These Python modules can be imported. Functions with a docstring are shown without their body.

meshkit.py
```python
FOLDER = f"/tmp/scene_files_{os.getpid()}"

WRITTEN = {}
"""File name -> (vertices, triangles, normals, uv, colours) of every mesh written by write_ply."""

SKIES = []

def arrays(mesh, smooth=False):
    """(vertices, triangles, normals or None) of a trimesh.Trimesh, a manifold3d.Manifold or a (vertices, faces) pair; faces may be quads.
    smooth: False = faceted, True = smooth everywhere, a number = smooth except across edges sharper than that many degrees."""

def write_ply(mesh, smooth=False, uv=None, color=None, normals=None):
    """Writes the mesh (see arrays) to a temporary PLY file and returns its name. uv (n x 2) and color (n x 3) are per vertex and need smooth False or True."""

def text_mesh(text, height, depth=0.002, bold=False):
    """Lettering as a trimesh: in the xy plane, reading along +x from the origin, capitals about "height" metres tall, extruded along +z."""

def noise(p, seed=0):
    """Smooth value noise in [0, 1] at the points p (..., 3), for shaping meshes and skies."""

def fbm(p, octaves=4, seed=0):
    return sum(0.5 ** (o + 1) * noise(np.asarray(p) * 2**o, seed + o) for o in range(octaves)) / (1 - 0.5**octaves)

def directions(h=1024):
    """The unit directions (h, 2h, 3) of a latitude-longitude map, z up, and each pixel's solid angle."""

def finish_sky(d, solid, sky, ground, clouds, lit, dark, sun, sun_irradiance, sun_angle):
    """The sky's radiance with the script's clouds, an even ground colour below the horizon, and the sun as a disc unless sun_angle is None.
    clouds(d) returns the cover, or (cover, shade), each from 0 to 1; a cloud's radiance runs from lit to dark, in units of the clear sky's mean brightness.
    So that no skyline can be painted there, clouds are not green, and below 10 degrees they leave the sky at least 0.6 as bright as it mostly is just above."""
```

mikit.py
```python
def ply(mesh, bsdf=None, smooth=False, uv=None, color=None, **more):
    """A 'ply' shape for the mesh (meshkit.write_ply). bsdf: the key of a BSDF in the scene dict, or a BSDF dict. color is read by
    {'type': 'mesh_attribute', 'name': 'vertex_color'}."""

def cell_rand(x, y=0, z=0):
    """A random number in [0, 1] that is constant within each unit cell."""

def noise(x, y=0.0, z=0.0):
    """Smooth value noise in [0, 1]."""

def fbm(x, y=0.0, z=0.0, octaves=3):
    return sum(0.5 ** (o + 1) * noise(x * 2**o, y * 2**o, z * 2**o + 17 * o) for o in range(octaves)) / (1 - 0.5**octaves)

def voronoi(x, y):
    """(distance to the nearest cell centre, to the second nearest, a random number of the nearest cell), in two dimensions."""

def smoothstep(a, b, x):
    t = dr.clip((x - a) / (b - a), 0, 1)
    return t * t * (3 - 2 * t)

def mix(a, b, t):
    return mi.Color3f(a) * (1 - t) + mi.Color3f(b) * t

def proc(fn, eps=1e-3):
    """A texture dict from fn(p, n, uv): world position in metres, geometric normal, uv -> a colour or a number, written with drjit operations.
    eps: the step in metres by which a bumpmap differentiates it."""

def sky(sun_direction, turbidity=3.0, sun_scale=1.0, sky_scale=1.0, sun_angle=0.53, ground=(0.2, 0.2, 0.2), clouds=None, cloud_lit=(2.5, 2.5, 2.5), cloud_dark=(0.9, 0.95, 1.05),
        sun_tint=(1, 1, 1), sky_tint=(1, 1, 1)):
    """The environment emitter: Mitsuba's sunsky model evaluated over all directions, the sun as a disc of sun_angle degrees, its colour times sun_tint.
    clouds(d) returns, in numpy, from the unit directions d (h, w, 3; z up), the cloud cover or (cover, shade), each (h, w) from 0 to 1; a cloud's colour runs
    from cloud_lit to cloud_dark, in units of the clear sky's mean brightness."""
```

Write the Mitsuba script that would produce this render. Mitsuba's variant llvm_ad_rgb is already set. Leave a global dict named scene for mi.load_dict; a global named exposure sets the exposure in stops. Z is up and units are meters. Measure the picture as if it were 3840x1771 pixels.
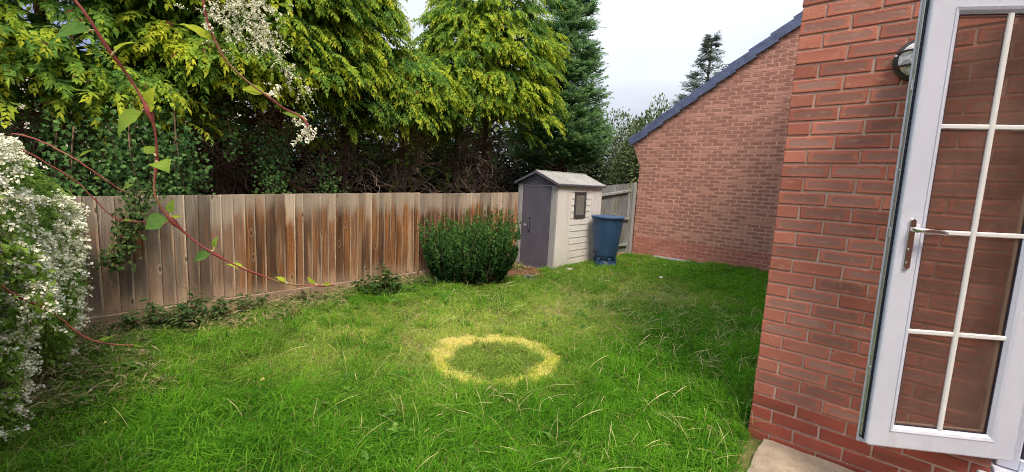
import math, random
import numpy as np, trimesh, drjit as dr, mitsuba as mi
import mikit, meshkit
from mikit import noise, fbm, voronoi, cell_rand, smoothstep, mix, proc

T = mi.ScalarTransform4f
scene, labels = {}, {}
rng = np.random.default_rng(7)
random.seed(7)

# ------------------------------------------------------------------ camera, sky, exposure
CAM = np.array([0.4674, -2.7990, 1.4534])
YAW, PITCH, ROLL = -0.71827, -0.12626, 0.05017
_f = np.array([math.sin(YAW) * math.cos(PITCH), math.cos(YAW) * math.cos(PITCH), math.sin(PITCH)])
_r = np.array([math.cos(YAW), -math.sin(YAW), 0.0])
_u = np.cross(_r, _f)
_u2 = -math.sin(ROLL) * _r + math.cos(ROLL) * _u
scene['camera'] = {'type': 'perspective', 'fov': 100.66, 'fov_axis': 'x', 'near_clip': 0.05, 'far_clip': 2000.0,
                   'to_world': T().look_at(origin=CAM.tolist(), target=(CAM + _f).tolist(), up=_u2.tolist())}


def cloud(d):
    # an overcast sky: one unbroken deck, brightest overhead (as overcast skies are), with faint soft mottling
    s = np.clip(d[..., 2], 0, 1)
    m = meshkit.fbm(d * np.array([3.0, 3.0, 8.0]) + 3.1, 4, 5)
    shade = 1.0 - ((1 + 2 * s) / 3) ** 1.4 + 0.30 * (m - 0.5)
    return np.ones_like(s), np.clip(shade, 0, 1)


scene['sky'] = mikit.sky((0.50, -0.36, 0.95), turbidity=3, sun_scale=0.46, sun_angle=20, clouds=cloud,
                         cloud_lit=(3.45, 3.62, 3.92), cloud_dark=(0.34, 0.39, 0.52), ground=(0.1, 0.14, 0.06))
exposure = 2.72


# ------------------------------------------------------------------ small helpers
def put(key, mesh, bsdf, smooth=False, uv=None, color=None, world=None):
    """one entry of the scene; a key that is taken gets the next number"""
    k, i = key, 0
    while k in scene:
        i += 1
        k = f'{key}_{i:03d}'
    d = mikit.ply(mesh, bsdf, smooth, uv, color)
    if world is not None:
        d['to_world'] = world
    scene[k] = d
    return k


def nextkey(key, used=set()):
    k, i = key, 0
    while k in used:
        i += 1
        k = f'{key}_{i:03d}'
    used.add(k)
    return k


def tag(key, label, cat=None, group=None, kind=None):
    d = {'label': label}
    if cat: d['category'] = cat
    if group: d['group'] = group
    if kind: d['kind'] = kind
    labels[key] = d


def stuff(key):
    labels[key] = {'kind': 'stuff'}


def nrm(v):
    v = np.asarray(v, float)
    return v / np.maximum(np.linalg.norm(v, axis=-1, keepdims=True), 1e-12)


def box(x0, x1, y0, y1, z0, z1):
    v = np.array([[x, y, z] for x in (x0, x1) for y in (y0, y1) for z in (z0, z1)], float)
    f = np.array([[0, 1, 3], [0, 3, 2], [4, 6, 7], [4, 7, 5], [0, 4, 5], [0, 5, 1], [2, 3, 7], [2, 7, 6], [0, 2, 6], [0, 6, 4], [1, 5, 7], [1, 7, 3]])
    return v, f


def cbox(x0, x1, y0, y1, z0, z1, c=0.004):
    """a box whose edges are chamfered by c (hull of three shrunken boxes), 44 triangles"""
    p = []
    for ax in range(3):
        g = [c, c, c]
        g[ax] = 0
        for x in (x0 + g[0], x1 - g[0]):
            for y in (y0 + g[1], y1 - g[1]):
                for z in (z0 + g[2], z1 - g[2]):
                    p.append((x, y, z))
    h = trimesh.convex.convex_hull(np.array(p))
    return np.array(h.vertices), np.array(h.faces)


def join(meshes):
    vs, fs, n = [], [], 0
    for v, f in meshes:
        v, f = np.asarray(v), np.asarray(f)
        vs.append(v)
        fs.append(f + n)
        n += len(v)
    return np.vstack(vs), np.vstack(fs)


def move(m, M):
    M = np.asarray(M, float)
    return np.asarray(m[0]) @ M[:3, :3].T + M[:3, 3], m[1]


def rotz(a, t=(0, 0, 0)):
    M = np.eye(4)
    M[:2, :2] = [[math.cos(a), -math.sin(a)], [math.sin(a), math.cos(a)]]
    M[:3, 3] = t
    return M


def tube(pts, rad, sides=6, cap=True):
    p = np.asarray(pts, float)
    rad = np.broadcast_to(rad, (len(p),))
    t = nrm(np.gradient(p, axis=0))
    ref = np.array([0.31, 0.17, 0.93]) if abs(t[:, 2]).mean() < 0.8 else np.array([0.9, 0.4, 0.1])
    a = nrm(np.cross(t, ref))
    b = np.cross(t, a)
    ang = np.arange(sides) * 2 * np.pi / sides
    v = p[:, None] + rad[:, None, None] * (np.cos(ang)[None, :, None] * a[:, None] + np.sin(ang)[None, :, None] * b[:, None])
    i, j = np.meshgrid(np.arange(len(p) - 1), np.arange(sides), indexing='ij')
    q = np.stack([i * sides + j, i * sides + (j + 1) % sides, (i + 1) * sides + (j + 1) % sides, (i + 1) * sides + j], -1).reshape(-1, 4)
    v, f = v.reshape(-1, 3), np.vstack([q[:, [0, 1, 2]], q[:, [0, 2, 3]]])
    if cap:
        n = len(v)
        v = np.vstack([v, p[:1], p[-1:]])
        k = np.arange(sides)
        e = (len(p) - 1) * sides
        f = np.vstack([f, np.stack([k * 0 + n, (k + 1) % sides, k], 1), np.stack([k * 0 + n + 1, e + k, e + (k + 1) % sides], 1)])
    return v, f


def spline(pts, n):
    from scipy.interpolate import CubicSpline
    p = np.asarray(pts, float)
    s = np.concatenate([[0], np.cumsum(np.linalg.norm(np.diff(p, axis=0), axis=1))])
    return CubicSpline(s, p)(np.linspace(0, s[-1], n))


def lathe(profile, n=32):
    """profile: (radius, z) from bottom to top"""
    pr = np.asarray(profile, float)
    a = np.arange(n) * 2 * np.pi / n
    v = np.stack([pr[:, None, 0] * np.cos(a), pr[:, None, 0] * np.sin(a), np.broadcast_to(pr[:, None, 1], (len(pr), n))], -1).reshape(-1, 3)
    i, j = np.meshgrid(np.arange(len(pr) - 1), np.arange(n), indexing='ij')
    q = np.stack([i * n + j, i * n + (j + 1) % n, (i + 1) * n + (j + 1) % n, (i + 1) * n + j], -1).reshape(-1, 4)
    return v, np.vstack([q[:, [0, 1, 2]], q[:, [0, 2, 3]]])


def leaves4(P, D, N, L, W, bend=0.15, waist=0.42):
    """many leaves at once: base, two sides, tip and a midrib point; D along the leaf, N its face. Five vertices, four triangles each."""
    P, D, N = np.asarray(P, float), nrm(D), np.asarray(N, float)
    N = nrm(N - (N * D).sum(-1, keepdims=True) * D)
    B = np.cross(D, N)
    L, W = np.broadcast_to(L, (len(P),))[:, None], np.broadcast_to(W, (len(P),))[:, None]
    m = P + D * L * waist + N * L * bend * 0.35
    v = np.stack([P, m + B * W / 2 + N * W * 0.22, m, m - B * W / 2 + N * W * 0.22, P + D * L - N * L * bend], 1)
    f = np.array([[0, 1, 2], [0, 2, 3], [1, 4, 2], [2, 4, 3]])
    F = (np.arange(len(P)) * 5)[:, None, None] + f
    return v.reshape(-1, 3), F.reshape(-1, 3)


def leaves2(P, D, N, L, W, waist=0.45):
    P, D, N = np.asarray(P, float), nrm(D), np.asarray(N, float)
    N = nrm(N - (N * D).sum(-1, keepdims=True) * D)
    B = np.cross(D, N)
    L, W = np.broadcast_to(L, (len(P),))[:, None], np.broadcast_to(W, (len(P),))[:, None]
    m = P + D * L * waist
    v = np.stack([P, m + B * W / 2, P + D * L, m - B * W / 2], 1)
    F = (np.arange(len(P)) * 4)[:, None, None] + np.array([[0, 1, 2], [0, 2, 3]])
    return v.reshape(-1, 3), F.reshape(-1, 3)


def rand_dirs(n):
    return nrm(rng.normal(size=(n, 3)))


def mixc(a, b, t):
    t = np.asarray(t)[..., None]
    return np.asarray(a) * (1 - t) + np.asarray(b) * t


# ------------------------------------------------------------------ materials
def solid(key, col, rough=0.6, **kw):
    scene[key] = {'type': 'twosided', 'bsdf': {'type': 'principled', 'base_color': {'type': 'rgb', 'value': list(col)}, 'roughness': rough, **kw}}


def procmat(key, fn, rough=0.8, bump=None, bscale=1.0, eps=1e-3, spec=0.3):
    b = {'type': 'principled', 'base_color': proc(fn), 'roughness': rough, 'specular': spec}
    if bump is not None:
        b = {'type': 'bumpmap', 'arbitrary': proc(bump, eps), 'scale': bscale, 'bsdf': b}
    scene[key] = {'type': 'twosided', 'bsdf': b}


VC = {'type': 'mesh_attribute', 'name': 'vertex_color'}
scene['leaf_matter'] = {'type': 'principledthin', 'base_color': VC, 'roughness': 0.55, 'diff_trans': 0.95, 'spec_trans': 0.0, 'eta': 1.4}
scene['petal'] = {'type': 'twosided', 'bsdf': {'type': 'diffuse', 'reflectance': VC}}
scene['waxy_leaf'] = {'type': 'principledthin', 'base_color': VC, 'roughness': 0.32, 'diff_trans': 0.35, 'spec_trans': 0.0, 'eta': 1.5}
scene['plain_matter'] = {'type': 'twosided', 'bsdf': {'type': 'principled', 'base_color': VC, 'roughness': 0.85, 'specular': 0.2}}


def bark_fn(p, n, uv):
    g = fbm(p.x * 40, p.y * 40, p.z * 6, 3)
    return mix((0.055, 0.034, 0.024), (0.27, 0.17, 0.115), smoothstep(0.3, 0.75, g))


procmat('bark', bark_fn, 0.95, lambda p, n, uv: fbm(p.x * 60, p.y * 60, p.z * 8, 2), 0.006)


def ids(p, off, pitch=0.225):
    c = dr.floor((p.z - 0.05) / 0.075)
    odd = c - 2 * dr.floor(c / 2)
    s = (p.x - dr.select(odd > 0.5, 0.1075 + off, 0.220 + off)) / pitch
    return cell_rand(c, dr.floor(s), 1), cell_rand(c, dr.floor(s), 2), cell_rand(c, dr.floor(s), 3)


def crease(p, uv, hx=0.086, hz=0.017):
    """1 inside the browner kiss mark in the middle of a pressed brick's face; uv = metres from the face's centre"""
    w = (fbm(p.x * 28, p.z * 28, p.y * 9, 3) - 0.5) * 0.016
    qx, qz = dr.maximum(dr.abs(uv.x) - hx + 0.012, 0), dr.maximum(dr.abs(uv.y) - hz + 0.012, 0)
    d = dr.sqrt(qx * qx + qz * qz) - 0.012 + w
    return 1 - smoothstep(-0.004, 0.005, d)


def speck(p):
    g = noise(p.x * 420, p.z * 420, p.y * 420)
    a, b, c = voronoi(p.x * 26, p.z * 26)
    pit = (1 - smoothstep(0.03, 0.07, a)) * dr.select(c > 0.93, 1.0, 0.0)
    return g, pit


def near_brick(p, n, uv):
    i, j, k = ids(p, 0.0)
    g, pit = speck(p)
    cl = fbm(p.x * 9 + i * 20, p.z * 14, 2.0, 3)
    red = mix((0.30, 0.096, 0.070), (0.40, 0.150, 0.105), dr.clip(0.55 * i + 0.75 * cl - 0.15, 0, 1))
    brown = mix((0.20, 0.105, 0.088), (0.28, 0.155, 0.130), dr.clip(0.5 * k + 0.6 * cl - 0.1, 0, 1))
    m = crease(p, uv) * smoothstep(0.08, 0.22, j) * (0.75 + 0.25 * k)
    face = smoothstep(0.4, 0.6, dr.abs(n.y))
    m = m * face * dr.select(dr.abs(uv.x) > 5, 0.0, 1.0)
    wet = smoothstep(0.52, 0.75, fbm(p.x * 2.6, p.z * 1.1, 4.0, 4)) * 0.20
    col = mix(red, brown, m) * (0.87 + 0.26 * g) * (0.86 + 0.36 * k) * (1 - wet)
    bloom = smoothstep(0.66, 0.86, fbm(p.x * 33, p.z * 60, 7.0, 3)) * 0.30
    col = mix(col, (0.48, 0.33, 0.26), bloom)
    return mix(col, (0.05, 0.025, 0.02), pit * 0.85)


def near_brick_bump(p, n, uv):
    return crease(p, uv) * -0.6 + fbm(p.x * 120, p.y * 120, p.z * 120, 2) * 0.8


procmat('house_brick', near_brick, 0.85, near_brick_bump, 0.0011, 6e-4)


def plinth_brick(p, n, uv):
    i, j, k = ids(p, 0.0)
    g, pit = speck(p)
    cl = fbm(p.x * 12, p.z * 12, 5.0, 3)
    col = mix((0.22, 0.050, 0.036), (0.32, 0.085, 0.056), dr.clip(0.5 * i + 0.7 * cl - 0.1, 0, 1))
    stain = smoothstep(0.55, 0.8, fbm(p.x * 5, p.z * 18, 1.0, 3)) * smoothstep(0.42, 0.1, p.z) * 0.55
    return mix(col * (0.9 + 0.2 * g), (0.11, 0.06, 0.04), stain)


procmat('plinth_brick', plinth_brick, 0.7, lambda p, n, uv: fbm(p.x * 120, p.y * 120, p.z * 120, 2), 0.0007, 6e-4)


def gable_brick(p, n, uv):
    i, j, k = ids(p, 0.03)
    g, pit = speck(p)
    cl = fbm(p.x * 3, p.z * 5, 2.0, 3)
    red = mix((0.40, 0.200, 0.162), (0.51, 0.270, 0.224), dr.clip(0.5 * i + 0.8 * cl - 0.2, 0, 1))
    dark = mix((0.18, 0.088, 0.076), (0.29, 0.145, 0.122), k)
    m = crease(p, uv, 0.092, 0.022) * smoothstep(0.22, 0.42, j) * (0.5 + 0.5 * k)
    return mix(red, dark, m) * (0.9 + 0.2 * g)


procmat('gable_brick', gable_brick, 0.9)


def gable_plinth_fn(p, n, uv):
    i, j, k = ids(p, 0.03)
    return mix((0.33, 0.125, 0.10), (0.45, 0.185, 0.15), dr.clip(0.6 * i + 0.6 * fbm(p.x * 4, p.z * 6, 2.0, 3) - 0.1, 0, 1))


procmat('gable_plinth', gable_plinth_fn, 0.9)


def mortar_fn(p, n, uv):
    g = fbm(p.x * 60, p.y * 60, p.z * 60, 3)
    l = fbm(p.x * 2.2, p.y * 2.2, p.z * 3, 3)
    return mix((0.34, 0.235, 0.19), (0.52, 0.385, 0.32), dr.clip(0.5 * g + 0.7 * l - 0.1, 0, 1))


procmat('mortar', mortar_fn, 0.95, lambda p, n, uv: fbm(p.x * 200, p.y * 200, p.z * 200, 2), 0.0016, 6e-4)


def pinkmortar_fn(p, n, uv):
    return mix((0.56, 0.375, 0.31), (0.70, 0.50, 0.42), fbm(p.x * 6, p.y * 6, p.z * 10, 3))


procmat('pink_mortar', pinkmortar_fn, 0.95)


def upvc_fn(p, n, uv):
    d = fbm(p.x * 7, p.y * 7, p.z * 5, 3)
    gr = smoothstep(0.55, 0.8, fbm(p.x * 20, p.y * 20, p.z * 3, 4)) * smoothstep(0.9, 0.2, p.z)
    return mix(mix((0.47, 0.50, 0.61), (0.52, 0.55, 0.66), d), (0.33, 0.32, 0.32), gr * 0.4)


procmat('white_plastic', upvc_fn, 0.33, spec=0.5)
solid('bar_white', (0.60, 0.61, 0.62), 0.4)
solid('window_frame', (0.055, 0.055, 0.062), 0.45)
solid('spacer', (0.42, 0.36, 0.28), 0.5)
solid('gasket', (0.012, 0.014, 0.03), 0.5)
solid('dark_plastic', (0.03, 0.031, 0.036), 0.4)
scene['chrome'] = {'type': 'twosided', 'bsdf': {'type': 'principled', 'base_color': {'type': 'rgb', 'value': [0.66, 0.62, 0.62]}, 'metallic': 1.0, 'roughness': 0.16}}
scene['steel'] = {'type': 'twosided', 'bsdf': {'type': 'principled', 'base_color': {'type': 'rgb', 'value': [0.55, 0.58, 0.62]}, 'metallic': 0.8, 'roughness': 0.38}}
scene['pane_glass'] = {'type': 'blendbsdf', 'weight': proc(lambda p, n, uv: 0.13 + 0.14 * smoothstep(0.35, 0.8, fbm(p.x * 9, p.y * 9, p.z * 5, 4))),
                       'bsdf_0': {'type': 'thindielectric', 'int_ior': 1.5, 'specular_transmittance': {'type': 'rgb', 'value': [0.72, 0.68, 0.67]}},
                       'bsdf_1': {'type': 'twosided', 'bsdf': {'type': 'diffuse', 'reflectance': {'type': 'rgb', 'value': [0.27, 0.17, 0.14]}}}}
scene['lamp_glass'] = {'type': 'twosided', 'bsdf': {'type': 'principled', 'base_color': proc(lambda p, n, uv: mix((0.42, 0.43, 0.46), (0.78, 0.79, 0.82), smoothstep(0.3, 0.7, fbm(p.x * 70, p.y * 40, p.z * 70, 2)))), 'roughness': 0.12, 'clearcoat': 0.8}}
solid('cream_wall', (0.62, 0.58, 0.49), 0.9)


def verge_fn(p, n, uv):
    g = fbm(p.x * 9, p.y * 9, p.z * 9, 4)
    h = noise(p.x * 90, p.y * 90, p.z * 90)
    return mix((0.055, 0.074, 0.150), (0.135, 0.170, 0.31), dr.clip(g * 1.3 - 0.25 + 0.2 * h, 0, 1))


procmat('verge_grey', verge_fn, 0.6)


def wood_fn(p, n, uv):
    """weathered feather-edge boards: orange-brown timber, silvered at the top, dark streaks, knots, pale dry foot; uv.x = board number, uv.y = height over the ground"""
    b = dr.floor(uv.x)
    lat = uv.x - b
    r1, r2, r3 = cell_rand(b, 1), cell_rand(b, 2), cell_rand(b, 3)
    h = uv.y
    y = p.y + r3 * 3
    warp = fbm(y * 6, h * 1.3 + r1 * 9, b, 2)
    grain = fbm(y * 150 + warp * 9, h * 3.0 + r2 * 20, b, 3)
    fine = noise(y * 520 + warp * 30, h * 7, b)
    base = mix((0.25, 0.105, 0.038), (0.38, 0.18, 0.072), r1)
    base = mix(base, (0.125, 0.052, 0.022), smoothstep(0.42, 0.72, grain) * 0.85)
    streak = smoothstep(0.44, 0.66, fbm(y * 26, h * 1.1 + r1 * 7, b * 3.1, 3))
    base = mix(base, (0.085, 0.043, 0.025), streak * 0.85)
    pale = smoothstep(0.56, 0.76, fbm(y * 19 + 5, h * 1.7, b * 1.7 + 4, 3))
    base = mix(base, (0.50, 0.36, 0.23), pale * 0.62)
    left = smoothstep(-0.9, -2.0, p.y)
    grey = mix((0.10, 0.085, 0.075), (0.25, 0.22, 0.19), grain)
    wear = fbm(y * 8, h * 2.2, b * 0.9, 3)
    top = smoothstep(0.92, 1.16, h + 0.42 * (wear - 0.5) + 0.16 * left)
    base = mix(base, mix((0.30, 0.245, 0.19), (0.47, 0.41, 0.34), wear), top * 0.85)
    base = mix(base, grey, dr.clip(smoothstep(0.40, 0.62, fbm(p.y * 2.1 + 3.7, h * 1.3, r2 * 2.5, 3) + 0.22 * left) * (0.18 + 0.50 * left), 0, 0.9))
    stain = smoothstep(0.50, 0.70, fbm(p.y * 5.5 + 1.7, h * 0.55, r1 * 1.5, 3)) * smoothstep(1.15, 0.8, h)
    base = mix(base, (0.060, 0.034, 0.022), stain * 0.72)
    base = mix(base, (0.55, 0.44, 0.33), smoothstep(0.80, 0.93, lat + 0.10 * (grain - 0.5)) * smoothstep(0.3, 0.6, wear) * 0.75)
    base = mix(base, (0.05, 0.03, 0.02), smoothstep(0.24, 0.08, lat + 0.10 * (grain - 0.5)) * 0.55)  # overlap shadow and dirt, painted as a dark line along the thin edge
    foot = smoothstep(0.34, 0.12, h + 0.22 * (wear - 0.5))
    base = mix(base, (0.37, 0.27, 0.185), foot * 0.62)
    a, c, d = voronoi(p.y * 9.5 + 2.3, h * 3.4 + r2 * 2)
    knot = dr.select(d > 0.88, 1.0, 0.0)
    base = mix(base, (0.07, 0.035, 0.02), (1 - smoothstep(0.045, 0.10, a)) * knot * 0.85)
    base = mix(base, (0.44, 0.36, 0.28), smoothstep(0.09, 0.13, a) * (1 - smoothstep(0.13, 0.19, a)) * knot * 0.4)
    return base * (0.80 + 0.40 * fine) * (0.58 + 0.66 * r2)


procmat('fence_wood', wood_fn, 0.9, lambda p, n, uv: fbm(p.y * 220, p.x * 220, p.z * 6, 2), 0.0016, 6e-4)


def greywood_fn(p, n, uv):
    b = dr.floor(uv.x)
    r1, r2 = cell_rand(b, 1), cell_rand(b, 2)
    g = fbm((p.y + p.x) * 130, p.z * 4 + r1 * 9, b, 3)
    c = mix((0.115, 0.125, 0.14), (0.29, 0.30, 0.315), dr.clip(g + 0.3 * r1 - 0.1, 0, 1))
    gr = smoothstep(0.5, 0.75, fbm((p.y + p.x) * 7, p.z * 3, 3.0, 3))
    return mix(c, (0.13, 0.15, 0.095), gr * 0.55) * (0.75 + 0.45 * r2)


procmat('grey_wood', greywood_fn, 0.95)


def concrete_fn(p, n, uv):
    g = fbm(p.x * 14, p.y * 14, p.z * 14, 4)
    h = noise(p.x * 160, p.y * 160, p.z * 160)
    return mix((0.20, 0.155, 0.115), (0.38, 0.31, 0.235), dr.clip(g * 1.4 - 0.2, 0, 1)) * (0.85 + 0.3 * h)


procmat('concrete', concrete_fn, 0.95, lambda p, n, uv: fbm(p.x * 45, p.y * 45, p.z * 45, 4), 0.008)


def board_concrete(p, n, uv):
    g = fbm(p.x * 14, p.y * 5, p.z * 14, 4)
    return mix((0.19, 0.135, 0.09), (0.34, 0.25, 0.175), dr.clip(g * 1.4 - 0.2, 0, 1))


procmat('muddy_board', board_concrete, 0.95)


def resin_fn(p, n, uv):
    g = fbm(p.y * 4 + p.x * 4, p.z * 2.5, 3.0, 4)
    drip = smoothstep(0.55, 0.8, fbm(p.y * 26 + p.x * 26, p.z * 1.2, 1.0, 3))
    low = smoothstep(0.35, -0.05, p.z + 0.25 * (g - 0.5))
    c = mix((0.62, 0.61, 0.615), (0.70, 0.69, 0.695), g)
    c = mix(c, (0.42, 0.39, 0.35), drip * 0.25 + low * 0.30)
    spl = smoothstep(0.80, 0.86, noise(p.y * 21 + 3, p.z * 21, p.x * 21)) * 0.5
    return mix(c, (0.70, 0.68, 0.66), spl)


procmat('cream_resin', resin_fn, 0.5, lambda p, n, uv: noise(p.x * 300, p.y * 300, p.z * 60), 0.0006, 6e-4)
procmat('grey_resin', lambda p, n, uv: mix((0.072, 0.070, 0.100), (0.115, 0.112, 0.152), fbm(p.x * 9, p.y * 9, p.z * 3, 4)), 0.5, lambda p, n, uv: noise(p.x * 300, p.y * 300, p.z * 40), 0.0006, 6e-4)
procmat('post_resin', lambda p, n, uv: mix((0.25, 0.25, 0.265), (0.36, 0.36, 0.375), fbm(p.x * 9, p.y * 9, p.z * 3, 4)), 0.5)


def roof_fn(p, n, uv):
    g = fbm(p.x * 5, p.y * 3, 1.0, 4)
    st = smoothstep(0.52, 0.75, fbm(p.x * 3, p.y * 13, 2.0, 3))
    return mix(mix((0.22, 0.225, 0.225), (0.33, 0.335, 0.335), g), (0.16, 0.16, 0.14), st * 0.40)


procmat('roof_resin', roof_fn, 0.55)
solid('window_tint', (0.17, 0.165, 0.16), 0.25, clearcoat=0.6)


def butt_fn(p, n, uv):
    g = fbm(p.x * 7, p.y * 7, p.z * 5, 4)
    sc = smoothstep(0.62, 0.8, fbm(p.x * 30, p.y * 30, p.z * 6, 3))
    c = mix((0.018, 0.050, 0.115), (0.034, 0.078, 0.165), g)
    return mix(c, (0.10, 0.15, 0.24), sc * 0.35)


procmat('blue_plastic', butt_fn, 0.42)


def gy(y):
    """height of the ground along the left fence"""
    return np.interp(y, [-4, -2.5, -1, 1, 3, 6.4, 9], [0.06, 0.05, 0.0, -0.05, -0.07, -0.13, -0.13])


def ground_z(x, y):
    x, y = np.asarray(x, float), np.asarray(y, float)
    k = np.clip(-x / 4.0, 0, 1.1)
    z = gy(y) * k
    p = np.stack([x, y, 0 * x], -1)
    inside = np.clip((x + 6) / 2, 0, 1) * np.clip((8 - y) / 2, 0, 1)
    return z + (meshkit.fbm(p * 1.6, 3, 11) - 0.5) * 0.07 * inside * np.clip(-x / 0.6, 0, 1) * np.clip((6.4 - y) / 0.6, 0.2, 1)


RING = np.array([-1.80, -0.36])


def patchy(x, y):
    """0 = lush, 1 = thin and yellowish lawn"""
    p = np.stack([x, y, 0 * x], -1)
    a = meshkit.fbm(p * 0.9 + 4.0, 4, 21)
    thin = np.exp(-(((x + 2.75) / 0.85) ** 2 + ((y + 0.55) / 0.95) ** 2)) * 0.75
    thin += np.exp(-(((x + 2.55) / 1.1) ** 2 + ((y - 1.1) / 0.8) ** 2)) * 0.55
    thin += np.exp(-(((x + 2.0) / 0.7) ** 2 + ((y - 2.6) / 1.1) ** 2)) * 0.42
    lush = np.exp(-(((x + 0.55) / 0.7) ** 2 + ((y - 0.6) / 2.6) ** 2)) * 0.75 + np.exp(-(((x + 0.9) / 1.1) ** 2 + ((y + 1.6) / 0.8) ** 2)) * 0.35
    lush += np.exp(-(((x + 1.0) / 1.2) ** 2 + ((y - 5.2) / 1.3) ** 2)) * 0.45
    return np.clip(0.02 + (a - 0.32) * 1.15 + thin - lush, 0, 1)


def ground_fn(p, n, uv):
    a = fbm(p.x * 1.1, p.y * 1.1, 3.0, 3)
    b = fbm(p.x * 30, p.y * 30, 1.0, 3)
    lawn = mix((0.06, 0.075, 0.022), (0.27, 0.235, 0.10), dr.clip(0.7 * a + 0.6 * b - 0.25, 0, 1))
    soil = mix((0.075, 0.052, 0.032), (0.24, 0.18, 0.11), b)
    bed = smoothstep(0.42, 0.18, p.x + 4.35 + 0.055 * (p.y + 2.6) + 0.22 * (a - 0.5))
    shed = smoothstep(0.95, 0.55, dr.sqrt(dr.square(p.x + 4.1) + dr.square(p.y - 2.55)) + 0.35 * (a - 0.5))
    side = smoothstep(-2.70, -2.90, p.y + 0.3 * (a - 0.5)) * smoothstep(-2.4, -2.9, p.x)
    patio = smoothstep(1.1, 1.2, p.x)
    lawn = mix(lawn, mix((0.13, 0.105, 0.085), (0.22, 0.18, 0.145), b), patio)
    beyond = smoothstep(-4.9, -5.1, p.x)
    return mix(mix(lawn, soil, dr.clip(bed + shed + side, 0, 1)), (0.05, 0.035, 0.024), beyond)


procmat('ground_soil', ground_fn, 1.0, lambda p, n, uv: fbm(p.x * 40, p.y * 40, 1.0, 3), 0.02, spec=0.0)

# ------------------------------------------------------------------ ground
gx = np.unique(np.concatenate([[-600, -200, -80, -30, -15, -10, -8], np.arange(-6.5, 1.01, 0.1), [1.5, 2, 4, 8, 20, 80, 300]]).round(4))
gyy = np.unique(np.concatenate([[-600, -200, -60, -20, -8, -5, -4], np.arange(-3.5, 7.01, 0.1), [7.5, 8, 10, 15, 25, 60, 200, 600]]).round(4))
X, Y = np.meshgrid(gx, gyy, indexing='ij')
V = np.stack([X, Y, ground_z(X, Y)], -1).reshape(-1, 3)
ny = len(gyy)
I, J = np.meshgrid(np.arange(len(gx) - 1), np.arange(ny - 1), indexing='ij')
Q = np.stack([I * ny + J, (I + 1) * ny + J, (I + 1) * ny + J + 1, I * ny + J + 1], -1).reshape(-1, 4)
put('ground', (V, Q), 'ground_soil', smooth=True)
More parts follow.
